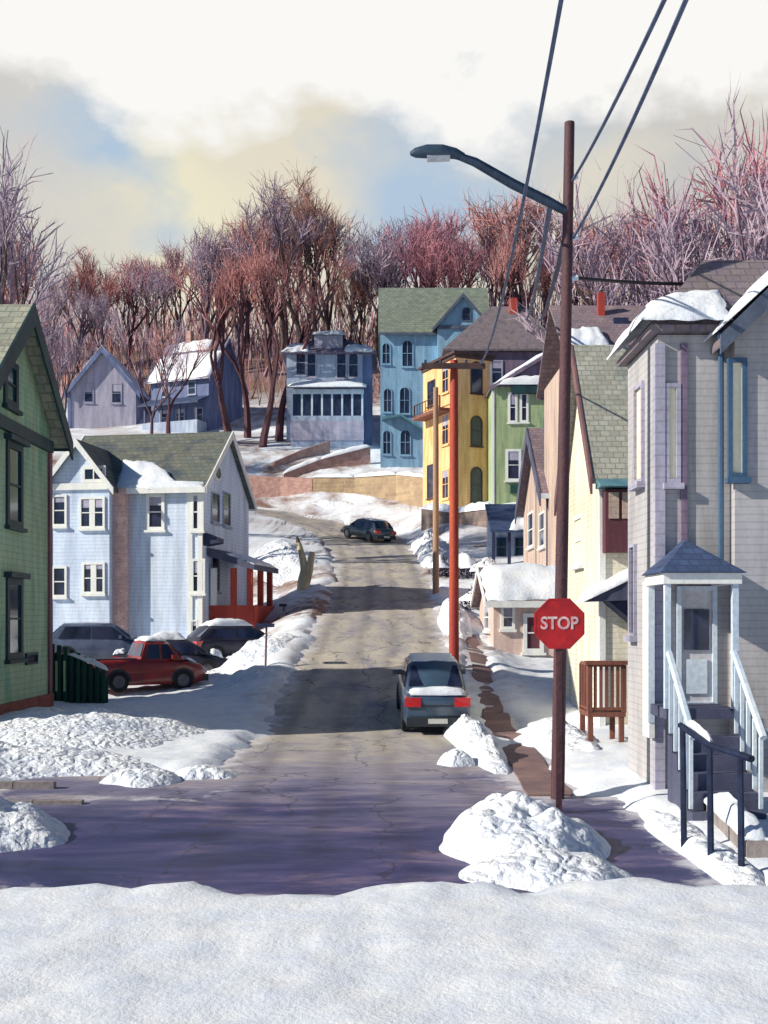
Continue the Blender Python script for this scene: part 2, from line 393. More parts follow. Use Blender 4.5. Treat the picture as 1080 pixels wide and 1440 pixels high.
# ------------------------------------------------------------------ mesh helpers
class MB:
    def __init__(self):
        self.v, self.f, self.m = [], [], []

    def add(self, verts, faces, mi=0):
        o = len(self.v)
        self.v += [tuple(p) for p in verts]
        self.f += [tuple(i + o for i in q) for q in faces]
        self.m += [mi] * len(faces)
        return self

    def box(self, x0, x1, y0, y1, z0, z1, mi=0, T=None):
        c = [(x0, y0, z0), (x1, y0, z0), (x1, y1, z0), (x0, y1, z0), (x0, y0, z1), (x1, y0, z1), (x1, y1, z1), (x0, y1, z1)]
        if T: c = [T(Vector(p)) for p in c]
        return self.add(c, [(0, 3, 2, 1), (4, 5, 6, 7), (0, 1, 5, 4), (1, 2, 6, 5), (2, 3, 7, 6), (3, 0, 4, 7)], mi)

    def prism(self, poly, axis, a0, a1, mi=0, T=None):
        n = len(poly)
        def P(p, a):
            q = {'x': (a, p[0], p[1]), 'y': (p[0], a, p[1]), 'z': (p[0], p[1], a)}[axis]
            return T(Vector(q)) if T else q
        vs = [P(p, a0) for p in poly] + [P(p, a1) for p in poly]
        fs = [tuple(range(n - 1, -1, -1)), tuple(range(n, 2 * n))]
        fs += [(i, (i + 1) % n, n + (i + 1) % n, n + i) for i in range(n)]
        return self.add(vs, fs, mi)

    def ring(self, outer, inner, y0, y1, T, mi=0):
        """Frame between two outlines (u, z), from offset y0 to y1 along the normal."""
        n = len(outer)
        vs = []
        for pl, y in ((outer, y0), (inner, y0), (outer, y1), (inner, y1)):
            vs += [T(Vector((p[0], y, p[1]))) for p in pl]
        fs = []
        for i in range(n):
            j = (i + 1) % n
            fs += [(2 * n + i, 2 * n + j, 3 * n + j, 3 * n + i), (i, j, 2 * n + j, 2 * n + i), (n + i, 3 * n + i, 3 * n + j, n + j)]
        return self.add(vs, fs, mi)

    def tube(self, pts, rad, n=7, mi=0):
        pts = [Vector(p) for p in pts]
        if not hasattr(rad, '__len__'): rad = [rad] * len(pts)
        vs, fs = [], []
        for i, p in enumerate(pts):
            t = (pts[min(i + 1, len(pts) - 1)] - pts[max(i - 1, 0)])
            if t.length < 1e-9: t = Vector((0, 0, 1))
            t.normalize()
            a = t.cross(Vector((0, 1, 0.02)) if abs(t.y) < .9 else Vector((1, 0, 0))).normalized()
            b = t.cross(a)
            for k in range(n):
                q = 2 * math.pi * k / n
                vs.append(p + (a * math.cos(q) + b * math.sin(q)) * rad[i])
        for i in range(len(pts) - 1):
            for k in range(n):
                fs.append((i * n + k, i * n + (k + 1) % n, (i + 1) * n + (k + 1) % n, (i + 1) * n + k))
        fs.append(tuple(range(n - 1, -1, -1)))
        fs.append(tuple((len(pts) - 1) * n + k for k in range(n)))
        return self.add(vs, fs, mi)

    def snowquad(self, p00, p10, p11, p01, t=.15, seed=0, nu=16, nv=8, up=None, jit=.06, power=.5):
        """A lumpy snow layer over a four-cornered patch with an uneven, rounded edge."""
        p00, p10, p11, p01 = map(Vector, (p00, p10, p11, p01))
        nrm = (p10 - p00).cross(p01 - p00).normalized()
        if nrm.z < 0: nrm = -nrm
        if up is not None: nrm = Vector(up)
        top, bot = [], []
        for j in range(nv + 1):
            for i in range(nu + 1):
                u, v = i / nu, j / nv
                wob = noise.noise(Vector((u * 5 + seed * 3.1, v * 5, seed))) * jit
                wob2 = noise.noise(Vector((u * 5, v * 5 + seed * 2.3, seed + 9))) * jit * 1.6
                uu, vv = u + wob * (1 if .02 < v < .98 else .7), v + wob2
                p = p00.lerp(p10, uu).lerp(p01.lerp(p11, uu), vv)
                e = min(u, 1 - u) * 2
                g = min(v, 1 - v) * 2
                k = (min(1, e * 3.0) * min(1, g * 2.2)) ** power
                lump = 1 + .45 * noise.noise(Vector((u * 4 + seed, v * 3, seed * 1.7)))
                top.append(p + nrm * (t * k * lump + .012))
                bot.append(p - nrm * .02)
        n = (nu + 1) * (nv + 1)
        fs = []
        for j in range(nv):
            for i in range(nu):
                a = j * (nu + 1) + i
                fs.append((a, a + 1, a + nu + 2, a + nu + 1))
        edge = [i for i in range(nu + 1)] + [(j + 1) * (nu + 1) - 1 for j in range(1, nv + 1)] + \
               [nv * (nu + 1) + i for i in range(nu - 1, -1, -1)] + [j * (nu + 1) for j in range(nv - 1, 0, -1)]
        for a, b in zip(edge, edge[1:] + edge[:1]):
            fs.append((b, a, n + a, n + b))
        return self.add(top + bot, fs)

    def mound(self, cx, cy, rx, ry, h, seed=0, rot=0.0, ground=None, nr=12, na=32, lump=.35, sink=.12, exp=1.6):
        """A heap of snow on the ground: rings of vertices with a lumpy dome profile."""
        vs, fs = [], []
        c, s = math.cos(rot), math.sin(rot)
        for r in range(nr + 1):
            q = r / nr
            for a in range(na):
                th = 2 * math.pi * a / na
                rr = q * (1 + .28 * noise.noise(Vector((math.cos(th) * 1.6 + seed, math.sin(th) * 1.6, seed * 2.7))))
                lx, ly = math.cos(th) * rr * rx, math.sin(th) * rr * ry
                x, y = cx + lx * c - ly * s, cy + lx * s + ly * c
                z0 = ground(x, y) if ground else 0
                prof = max(0.0, 1 - q ** exp) ** .8
                lz = h * prof * (1 + lump * noise.noise(Vector((x * 1.1, y * 1.1, seed)))
                                 + .6 * lump * noise.noise(Vector((x * 3.1, y * 3.1, seed + 5)))
                                 + 1.1 * lump * (.45 - min(1.0, noise.voronoi(Vector((x * 2.4, y * 2.4, seed)))[0][0])))
                vs.append((x, y, z0 + lz - sink * (q ** 3)))
        for r in range(nr):
            for a in range(na):
                b = (a + 1) % na
                fs.append((r * na + a, r * na + b, (r + 1) * na + b, (r + 1) * na + a))
        return self.add(vs, fs)

    def loft(self, secs, mi=0, cap=True):
        n = len(secs[0])
        vs = [p for s in secs for p in s]
        fs = []
        for i in range(len(secs) - 1):
            for k in range(n):
                fs.append((i * n + k, i * n + (k + 1) % n, (i + 1) * n + (k + 1) % n, (i + 1) * n + k))
        if cap:
            fs.append(tuple(range(n - 1, -1, -1)))
            fs.append(tuple((len(secs) - 1) * n + k for k in range(n)))
        return self.add(vs, fs, mi)

    def mesh(self, name, mats, loc=(0, 0, 0), smooth=False, angle=40):
        me = bpy.data.meshes.new(name)
        l = Vector(loc)
        me.from_pydata([tuple(Vector(p) - l) for p in self.v], [], self.f)
        for m_ in (mats if isinstance(mats, (list, tuple)) else [mats]):
            me.materials.append(MAT[m_] if isinstance(m_, str) else m_)
        me.polygons.foreach_set('material_index', self.m)
        bm = bmesh.new(); bm.from_mesh(me)
        bmesh.ops.recalc_face_normals(bm, faces=bm.faces)
        bm.to_mesh(me); bm.free()
        if smooth:
            me.polygons.foreach_set('use_smooth', [True] * len(me.polygons))
            me.set_sharp_from_angle(angle=math.radians(angle))
        me.update()
        return me

    def build(self, name, mats, parent=None, loc=(0, 0, 0), smooth=False, angle=40):
        o = bpy.data.objects.new(name, self.mesh(name, mats, loc, smooth, angle))
        COL.objects.link(o)
        if parent is not None: o.parent = parent
        else: o.location = loc
        return o


def tag(o, label=None, cat=None, group=None, kind=None):
    if label: o['label'] = label
    if cat: o['category'] = cat
    if group: o['group'] = group
    if kind: o['kind'] = kind
    return o


def empty(name, loc, label, cat, rz=0.0, group=None):
    o = bpy.data.objects.new(name, None)
    COL.objects.link(o)
    o.empty_display_size = .3
    o.location = loc; o.rotation_euler = (0, 0, rz)
    return tag(o, label, cat, group)


def copy_tree(o, parent=None):
    c = o.copy(); COL.objects.link(c); c.parent = parent
    for ch in list(o.children): copy_tree(ch, c)
    return c
# ------------------------------------------------------------------ terrain
ROAD = [  # X, Y, z, half width
    (-.2, 8, 0, 2.7), (-.35, 16, 0, 2.7), (-.5, 24, .04, 2.6), (-.6, 29, .18, 2.5), (-.3, 38, 2.0, 2.45), (-.15, 50, 3.95, 2.5),
    (-.4, 62, 6.2, 2.5), (-1.9, 75, 8.7, 3.1), (-5.5, 81.5, 10.3, 3.4), (-11.0, 86.0, 11.9, 3.4), (-18, 88.0, 13.2, 3.2), (-32, 89, 14.5, 3.0)]


def dense_road():
    P = [Vector(p[:3] + (0,)) if False else p for p in ROAD]
    out = []
    for i in range(len(P) - 1):
        p0, p1, p2, p3 = [np.array(P[max(0, min(len(P) - 1, k))]) for k in (i - 1, i, i + 1, i + 2)]
        for t in np.linspace(0, 1, 24, endpoint=False):
            out.append(.5 * ((2 * p1) + (-p0 + p2) * t + (2 * p0 - 5 * p1 + 4 * p2 - p3) * t * t + (-p0 + 3 * p1 - 3 * p2 + p3) * t ** 3))
    out.append(np.array(P[-1]))
    return np.array(out)


RD = dense_road()
CTRL = []
for x in (-60, -30, -14, -4, 4, 14, 30, 60):
    for y in (-12, 4, 16):
        CTRL.append((x, y, 0))
for x, y, z, h in ROAD[2:]:
    CTRL.append((x, y, z))
CTRL += [(-5, 24, .05), (4, 24, .05), (-5, 29, .2), (3.2, 29, .2), (3.2, 38, 1.4), (3.3, 50, 3.7), (-3.4, 38, 1.3), (-3.5, 50, 4.0),
         (-10, 27, .3), (-20, 25, .3), (-9, 34, .35), (-10, 39, .9), (-6, 39, .9), (-13, 44, 1.9), (-7, 44, 1.9), (-7, 55, 3.4), (-14, 55, 3.6),
         (-5, 36, .8), (-4.2, 60, 6.0), (-8, 66, 7.4), (-10, 76, 9.6), (-14, 70, 8.5), (-14, 80, 11.4), (-25, 60, 6), (-25, 76, 10.5), (-40, 44, 3), (-45, 70, 9),
         (4, 20, .3), (6, 18, .4), (9, 18, .4), (6, 26, .1), (6, 32, .6), (12, 26, .5), (4.5, 40, 1.7), (7.5, 41, 2.0), (7.4, 50, 4.3), (9, 58, 5.6), (4, 56, 5.0),
         (7.5, 62, 6.0), (12, 50, 4.5), (4.6, 66, 7.3), (8, 68, 8.2), (3.2, 75, 9.5), (6.4, 80, 11.3), (9, 80, 11.7), (13, 80, 12), (12, 66, 8), (2.5, 84, 11.2),
         (-2, 88.5, 12.4), (-10, 92, 13.0), (3, 90, 13.4), (-6, 94.5, 15.8), (1, 93, 15.6), (-2, 99, 17.6), (2, 96, 16.5), (7, 95, 16.6), (-5, 105, 20), (-9, 105, 20.2),
         (3, 105, 19.8), (-21, 112, 22.7), (-26, 112, 22.8), (-30, 115, 23.2), (-30, 104, 19.8), (-20, 100, 18.8), (-12, 101, 18.6), (-40, 110, 21.5), (-12, 112, 23),
         (12, 92, 15.2), (18, 92, 15.2), (20, 60, 7), (25, 40, 4), (40, 60, 8), (40, 90, 17), (30, 100, 19.5),
         (-70, 130, 32), (-45, 130, 32), (-20, 130, 32), (5, 130, 32), (30, 130, 31), (60, 130, 29),
         (-80, 152, 40), (-40, 152, 41), (0, 152, 41), (40, 152, 39), (80, 152, 36), (-80, 190, 43), (0, 190, 44), (80, 190, 42), (-80, 90, 16), (80, 90, 18), (-80, 40, 3), (80, 40, 5)]
CT = np.array(CTRL, float)


def _tps():
    n = len(CT)
    d2 = ((CT[:, None, :2] - CT[None, :, :2]) ** 2).sum(-1)
    K = .5 * d2 * np.log(d2 + 1e-9)
    K[np.arange(n), np.arange(n)] = 4.0          # a little smoothing
    A = np.zeros((n + 3, n + 3)); A[:n, :n] = K
    A[:n, n] = 1; A[:n, n + 1:] = CT[:, :2]
    A[n, :n] = 1; A[n + 1:, :n] = CT[:, :2].T
    b = np.zeros(n + 3); b[:n] = CT[:, 2]
    return np.linalg.solve(A, b)


TW = _tps()


def terrain_np(x, y):
    """(height of the land, signed distance to the carriageway) for arrays."""
    x = np.asarray(x, float).ravel(); y = np.asarray(y, float).ravel()
    xc, yc = np.clip(x, -80, 80), np.clip(y, -12, 190)
    n = len(CT)
    z = np.zeros_like(x); sd = np.zeros_like(x)
    for a in range(0, len(x), 4000):
        s = slice(a, a + 4000)
        d2 = (xc[s, None] - CT[None, :, 0]) ** 2 + (yc[s, None] - CT[None, :, 1]) ** 2
        zz = (.5 * d2 * np.log(d2 + 1e-9)) @ TW[:n] + TW[n] + TW[n + 1] * xc[s] + TW[n + 2] * yc[s]
        r2 = (x[s, None] - RD[None, :, 0]) ** 2 + (y[s, None] - RD[None, :, 1]) ** 2
        k = r2.argmin(1)
        dist = np.sqrt(r2[np.arange(len(k)), k]); hw = RD[k, 3]
        q = np.clip((dist - hw - .4) / 2.6, 0, 1); q = q * q * (3 - 2 * q)
        zz = RD[k, 2] * (1 - q) + zz * q
        flat = np.clip((y[s] - 17) / 6, 0, 1)
        near = np.clip(np.maximum(0, zz) if False else zz, -.1, None)
        zz = near * flat
        z[s] = zz
        sd[s] = dist - hw
    cross = np.abs(y - 14.3) - 3.0
    cross = np.where(x > 0, np.maximum(cross, x - 3.75), cross)
    sd = np.minimum(sd, cross)
    pull = np.maximum(np.abs(x + 4.5) - 2.2, np.abs(y - 18.6) - 1.6)      # trodden slush at the left corner
    sd = np.minimum(sd, pull)
    pav = np.maximum(np.abs(x - np.interp(y, [17.4, 24, 29.5, 33, 40], [2.7, 2.95, 3.05, 3.1, 3.2])) - .28, np.maximum(17.2 - y, y - 40))
    sd = np.minimum(sd, pav)
    near_edge = np.where(y < 11.3, 11.3 - y, -1e9)                        # the near side of the crossing is snow
    return z, np.maximum(sd, near_edge)


def land(x, y):
    return float(terrain_np([x], [y])[0][0])


def build_ground():
    def axis(lo, hi, fine_lo, fine_hi, fs, cs, far):
        a = list(np.arange(fine_lo, fine_hi, fs))
        q = fine_hi; st = fs
        while q < hi: a.append(q); st = min(cs, st * 1.15); q += st
        q = fine_lo; st = fs
        b = []
        while q > lo: st = min(cs, st * 1.15); q -= st; b.append(q)
        return np.array([-far] + [-far / 3] * 1 + sorted(b) + a + [hi + 3, far / 3, far])
    xs = axis(-80, 80, -8, 5, .2, 3.5, 1500)
    ys = axis(-12, 190, 7, 62, .22, 3.0, 1500)
    xs = np.unique(xs); ys = np.unique(ys)
    X, Y = np.meshgrid(xs, ys)
    z, sd = terrain_np(X, Y)
    nx, ny = len(xs), len(ys)
    V, R = [], []
    for i, (x, y) in enumerate(zip(X.ravel(), Y.ravel())):
        nz = noise.noise(Vector((x * .55, y * .55, 3))) * .5 + noise.noise(Vector((x * 1.7, y * 1.7, 8))) * .3
        q = min(1, max(0, (sd[i] + .35 + nz * .9) / .8)); q = q * q * (3 - 2 * q)
        bump = .1 * nz + .16 + .1 * noise.noise(Vector((x * .2, y * .2, 1))) + .05 * noise.noise(Vector((x * 3.3, y * 3.3, 4)))
        nz += .35 * noise.noise(Vector((x * 3.9, y * 3.9, 6)))
        V.append((x, y, z[i] - .14 + q * (.14 + bump)))
        R.append((x, y, z[i]))
    fs = [(j * nx + i, j * nx + i + 1, (j + 1) * nx + i + 1, (j + 1) * nx + i) for j in range(ny - 1) for i in range(nx - 1)]
    g = MB(); g.add(V, fs)
    tag(g.build('ground', 'ground', smooth=True, angle=80), kind='structure')
    S = sd
    rf = [f for f in fs if min(S[k] for k in f) < 1.0 and max(abs(R[k][0]) for k in f) < 100 and max(R[k][1] for k in f) < 120]
    used = sorted({k for f in rf for k in f}); ix = {k: i for i, k in enumerate(used)}
    r = MB(); r.add([R[k] for k in used], [tuple(ix[k] for k in f) for f in rf])
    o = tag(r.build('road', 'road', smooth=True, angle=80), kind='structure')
    at = o.data.attributes.new('edge', 'FLOAT', 'POINT'); at.data.foreach_set('value', [float(S[k]) for k in used])
    P2 = np.array([R[k] for k in used]); k2 = np.concatenate([((P2[a:a + 3000, None, 0] - RD[None, :, 0]) ** 2 + (P2[a:a + 3000, None, 1] - RD[None, :, 1]) ** 2).argmin(1) for a in range(0, len(P2), 3000)])
    tg = np.gradient(RD[:, :2], axis=0); tg /= np.linalg.norm(tg, axis=1)[:, None]
    lat = (P2[:, 0] - RD[k2, 0]) * tg[k2, 1] - (P2[:, 1] - RD[k2, 1]) * tg[k2, 0]
    al = o.data.attributes.new('lat', 'FLOAT', 'POINT'); al.data.foreach_set('value', lat.astype(float))


build_ground()


# ------------------------------------------------------------------ houses
class House:
    """Root empty at the base; local axes x right, y away from the street corner, z up."""

    def __init__(s, name, label, loc, rz=0.0, cat='house', group=None):
        s.loc, s.rz = Vector(loc), rz
        s.root = empty(name, loc, label, cat, rz, group)
        s.c, s.s = math.cos(rz), math.sin(rz)

    def local(s, w):
        d = Vector(w) - s.loc
        return Vector((d.x * s.c + d.y * s.s, -d.x * s.s + d.y * s.c, d.z))

    def part(s, name, mb, mats, parent=None, smooth=False, label=None, angle=40):
        o = mb.build(name, mats, parent or s.root, smooth=smooth, angle=angle)
        if label: o['label'] = label
        return o

    def hit(s, face, val, px, py):
        o = s.local((0, 0, HC)); t = s.local(Vector((0, 0, HC)) + Vector(((px - CX) / F, 1, -(py - HY) / F))) - o
        k = (val - o.y) / t.y if face == 'front' else (val - o.x) / t.x
        return o + t * k

    @staticmethod
    def plane(face, val):
        """(u, n, z) -> local, n outwards, u to the right seen from outside."""
        if face == 'front': return lambda p: Vector((p.x, val - p.y, p.z))
        if face == 'right': return lambda p: Vector((val + p.y, p.x, p.z))
        return lambda p: Vector((val - p.y, -p.x, p.z))

    def window(s, face, val, u0, u1, z0, z1, frame='white_trim', pane='glass', fw=.1, arch=False, oval=False, sill=True,
               rail=True, mull=False, hood=None, name='window', proud=.06, mw=None):
        T = s.plane(face, val)
        if oval:
            cu, cz, a, b = (u0 + u1) / 2, (z0 + z1) / 2, (u1 - u0) / 2, (z1 - z0) / 2
            inn = [(cu + a * math.cos(t), cz + b * math.sin(t)) for t in [2 * math.pi * k / 20 for k in range(20)]]
            out = [(cu + (a + fw) * math.cos(t), cz + (b + fw) * math.sin(t)) for t in [2 * math.pi * k / 20 for k in range(20)]]
        elif arch:
            r = (u1 - u0) / 2; cu = (u0 + u1) / 2; zc = z1 - r
            inn = [(u0, z0), (u1, z0)] + [(cu + r * math.cos(t), zc + r * math.sin(t)) for t in [math.pi * k / 10 for k in range(11)]]
            q = r + fw
            out = [(u0 - fw, z0 - fw), (u1 + fw, z0 - fw)] + [(cu + q * math.cos(t), zc + q * math.sin(t)) for t in [math.pi * k / 10 for k in range(11)]]
        else:
            inn = [(u0, z0), (u1, z0), (u1, z1), (u0, z1)]
            out = [(u0 - fw, z0 - fw), (u1 + fw, z0 - fw), (u1 + fw, z1 + fw), (u0 - fw, z1 + fw)]
        m = MB(); m.ring(out, inn, -.03, proud, T)
        if rail and not oval:
            zm = z0 + (z1 - z0) * .5; t = min(.05, fw * .5)
            m.box(u0 - .01, u1 + .01, .02, proud - .015, zm - t / 2, zm + t / 2, T=T)
        if mull:
            cu = (u0 + u1) / 2; t = mw or min(.05, fw * .5)
            m.box(cu - t / 2, cu + t / 2, .02, proud - .02, z0 - .01, z1 + .01, T=T)
        w = s.part(name, m, frame)
        p = MB(); p.prism(inn, 'y', -.02, .012, T=T)
        s.part('pane', p, pane, w)
        if name == 'window' and not (oval or arch) and pane == 'glass' and random.random() < .45:
            q = MB(); q.box(u0 + .005, u1 - .005, .013, .019, z1 - (z1 - z0) * random.uniform(.15, .45), z1 - .004, T=T)
            s.part('blind', q, 'grey_wall', w)
        if sill and not oval:
            q = MB(); q.box(u0 - fw * 1.5, u1 + fw * 1.5, -.02, proud + .08, z0 - fw - .1, z0 - fw - .003, T=T)
            s.part('sill', q, frame, w)
        if hood:
            q = MB(); q.box(u0 - fw * 1.8, u1 + fw * 1.8, -.02, proud + .14, z1 + fw + .003, z1 + fw + .14, T=T)
            s.part('lintel', q, hood, w)
        return w

    def win(s, face, val, px, py, wpx, hpx, **k):
        a, b = s.hit(face, val, px - wpx / 2, py), s.hit(face, val, px + wpx / 2, py)
        c = s.hit(face, val, px, py)
        dep = (Vector((c.x * s.c - c.y * s.s, c.x * s.s + c.y * s.c, 0)) + s.loc).y
        h = hpx / F * dep
        u = {'front': (a.x, b.x), 'right': (a.y, b.y), 'left': (-a.y, -b.y)}[face]
        u0, u1 = min(u), max(u)
        return s.window(face, val, u0, u1, c.z - h / 2, c.z + h / 2, **k)

    def gable(s, x0, x1, y0, y1, zb, ze, zr, ridge, wall, name='wall', parent=None):
        m = MB()
        if ridge == 'x':
            ym = (y0 + y1) / 2
            m.prism([(y0, zb), (y1, zb), (y1, ze), (ym, zr), (y0, ze)], 'x', x0, x1)
        else:
            xm = (x0 + x1) / 2
            m.prism([(x0, zb), (x1, zb), (x1, ze), (xm, zr), (x0, ze)], 'y', y0, y1)
        return s.part(name, m, wall, parent)

    def gable_roof(s, x0, x1, y0, y1, ze, zr, ridge, mat, oh=.35, og=.3, t=.14, name='roof', trim=None, bh=.32, ends=(1, 1), parent=None, eave=None):
        lift = .025
        a0, a1, c0, c1 = (y0, y1, x0, x1) if ridge == 'x' else (x0, x1, y0, y1)
        am = (a0 + a1) / 2; sl = (zr - ze) / (am - a0)
        e = ze - sl * oh + lift
        m = MB()
        poly = [(a0 - oh, e), (am, zr + lift), (a1 + oh, e), (a1 + oh, e + t), (am, zr + lift + t), (a0 - oh, e + t)]
        b0, b1 = c0 - og, c1 + og
        m.prism([poly[0], poly[1], poly[4], poly[5]], ridge, b0, b1)
        m.prism([poly[1], poly[2], poly[3], poly[4]], ridge, b0, b1)
        r = s.part(name, m, mat, parent)
        if trim:
            for k, (p, d) in enumerate(((b0, -1), (b1, 1))):
                if not ends[k]: continue
                q = MB()
                tp = t + .03
                ch = [(a0 - oh - .03, e + tp), (am, zr + lift + tp), (a1 + oh + .03, e + tp), (a1 + oh + .03, e + tp - bh), (am, zr + lift + tp - bh * 1.15), (a0 - oh - .03, e + tp - bh)]
                y_a, y_b = (p + d * .003, p + d * .06)
                q.prism([ch[0], ch[1], ch[4], ch[5]], ridge, min(y_a, y_b), max(y_a, y_b))
                q.prism([ch[1], ch[2], ch[3], ch[4]], ridge, min(y_a, y_b), max(y_a, y_b))
                s.part('bargeboard', q, trim, r)
        if eave:
            for aa, d in ((a0 - oh, -1), (a1 + oh, 1)):
                q = MB(); p0, p1 = sorted((aa + d * .004, aa + d * .05))
                if ridge == 'x': q.box(b0, b1, p0, p1, e - .08, e + t + .01)
                else: q.box(p0, p1, b0, b1, e - .08, e + t + .01)
                s.part('fascia', q, eave, r)
        return r

    def hip_roof(s, x0, x1, y0, y1, ze, zr, mat, oh=.4, inset=None, t=.16, name='roof', parent=None):
        X0, X1, Y0, Y1 = x0 - oh, x1 + oh, y0 - oh, y1 + oh
        ym = (Y0 + Y1) / 2; k = (Y1 - Y0) / 2 if inset is None else inset
        k0, k1 = (k if hasattr(k, '__len__') else (k, k))
        ra, rb = min(X0 + k0, (X0 + X1) / 2 + 1e9), X1 - k1
        if ra > rb: ra = rb = (X0 + X1) / 2
        m = MB()
        v = [(X0, Y0, ze), (X1, Y0, ze), (X1, Y1, ze), (X0, Y1, ze), (X0, Y0, ze + t), (X1, Y0, ze + t), (X1, Y1, ze + t), (X0, Y1, ze + t), (ra, ym, zr), (rb + .01, ym, zr)]
        m.add(v, [(3, 2, 1, 0), (0, 1, 5, 4), (1, 2, 6, 5), (2, 3, 7, 6), (3, 0, 4, 7), (4, 5, 9, 8), (5, 6, 9), (6, 7, 8, 9), (7, 4, 8)])
        return s.part(name, m, mat, parent)

    def box(s, name, x0, x1, y0, y1, z0, z1, mat, parent=None, label=None):
        m = MB(); m.box(x0, x1, y0, y1, z0, z1)
        return s.part(name, m, mat, parent, label=label)

    def snow(s, pts, t=.18, seed=1, parent=None, nu=18, nv=8, jit=.06, up=(0, 0, 1), name='snow'):
        m = MB(); m.snowquad(*pts, t=t, seed=seed, nu=nu, nv=nv, jit=jit, up=up)
        return s.part(name, m, 'snow', parent, smooth=True, angle=75)


def railing(H, name, p0, p1, h, n, mat, parent=None, post=.05, bal=.025, low=.12):
    """A handrail on balusters from p0 to p1 (feet of the end posts)."""
    m = MB(); p0, p1 = Vector(p0), Vector(p1)
    for k in range(n + 1):
        q = p0.lerp(p1, k / n); r = post if k in (0, n) else bal
        m.box(q.x - r, q.x + r, q.y - r, q.y + r, q.z + (0 if k in (0, n) else low), q.z + h - .01)
    for zz, r in ((h, post * .9), (low, bal * 1.2)):
        m.tube([p0 + Vector((0, 0, zz)), p1 + Vector((0, 0, zz))], r, 6)
    return H.part(name, m, mat, parent)


# --- green house, left edge of the picture
d = 27.2
H = House('green_house', 'tall green clapboard house with dark teal bargeboards at the left edge of the street', (-9.4, d, .25))
H.gable(-9, 0, -2.8, 2.8, -1.0, 7.95, 10.5, 'x', 'green_siding')
H.gable_roof(-9, 0, -2.8, 2.8, 7.95, 10.5, 'x', 'beige_roof', oh=.5, og=.45, trim='teal_trim', bh=.5, eave='teal_trim')
m = MB(); m.box(-.02, .12, -2.78, 2.78, 7.3, 7.62); H.part('cornice', m, 'teal_trim')
m = MB(); m.box(-8.9, .09, -2.88, 2.88, -1.1, .55); H.part('foundation', m, 'brick')
H.win('right', 0, 19, 682, 16, 100, frame='teal_trim', pane='glass_teal', fw=.16, hood='teal_trim')
H.win('right', 0, 19, 870, 16, 96, frame='teal_trim', pane='glass_teal', fw=.16, hood='teal_trim')
H.win('right', 0, 14, 540, 12, 46, frame='teal_trim', pane='glass_teal', fw=.18)
H.win('right', 0, 43, 926, 14, 10, frame='teal_trim', pane='glass_teal', fw=.06, rail=False, sill=False, name='vent')
m = MB(); m.box(-.1, .06, 2.62, 2.86, .55, 7.5); H.part('corner_board', m, 'pole_mauve')

# --- pale blue house
H = House('pale_blue_house', 'pale blue two storey house with cream trim and mossy roof behind parked cars', (-10.5, 44, 1.7), rz=math.radians(-9))
H.gable(-3.25, 3.1, 0, 6.8, -1.5, 6.6, 9.25, 'x', 'pale_blue')
rf = H.gable_roof(-3.25, 3.1, 0, 6.8, 6.6, 9.25, 'x', 'moss_roof', oh=.3, og=.25, trim='white_trim', eave='white_trim', bh=.28)
wing = H.gable(-3.25, -.55, -.75, 2.4, -1.5, 6.62, 8.35, 'y', 'pale_blue', name='gabled_bay')
rw = H.gable_roof(-3.25, -.55, -.75, 2.2, 6.62, 8.35, 'y', 'moss_roof', oh=.25, og=.22, trim='white_trim', bh=.3, name='bay_roof', ends=(1, 0))
H.box('fascia', -3.22, -.58, -.86, -.74, 6.45, 6.72, 'white_trim')
H.box('shading_strip', -.545, -.02, -.42, -.003, -1.2, 6.55, 'shading', label='brick strip for the pinkish corner stack running up the front wall')  # pinkish corner shading, built as a brick strip
H.box('corner_board', 2.5, 2.72, -.05, .02, -1, 6.5, 'white_trim')
H.box('corner_board', 2.93, 3.14, -.05, .06, -1, 6.5, 'white_trim')
H.box('corner_board', -3.3, -3.1, -.81, -.7, -1, 6.5, 'white_trim')
for (px, py, w, h) in ((84, 718, 15, 38), (84, 818, 15, 37)):
    H.win('front', -.75, px, py, w, h, fw=.09)
for (px, py, w, h) in ((130, 721, 30, 38), (132, 813, 26, 38)):
    H.win('front', -.75, px, py, w, h, fw=.09, mull=True, mw=.24)
H.win('front', -.75, 132, 667, 24, 14, fw=.14, sill=False, rail=False, mull=True)
H.win('front', 0, 219, 720, 17, 42, fw=.13)
H.win('front', 0, 278, 720, 11, 46, fw=.1)
H.win('front', 0, 279, 810, 13, 42, fw=.1)
H.win('front', 0, 273, 888, 7, 28, fw=.06, sill=False)
H.win('right', 3.1, 305, 664, 9, 18, oval=True, fw=.1)
H.win('right', 3.1, 302, 714, 10, 38, fw=.06, frame='grey_blue')
H.win('right', 3.1, 318, 716, 9, 44, fw=.06, frame='grey_blue')
H.win('right', 3.1, 302, 806, 10, 48, fw=.06, frame='grey_blue')
H.snow([(-.5, -.28, 6.56), (2.4, -.28, 6.56), (.6, 1.3, 7.78), (-.9, 1.6, 8.0)], t=.2, seed=3, parent=rf)
H.snow([(-.5, -.3, 6.55), (3.2, -.3, 6.55), (3.2, -.02, 6.77), (-.5, -.02, 6.77)], t=.1, seed=8, parent=rf)
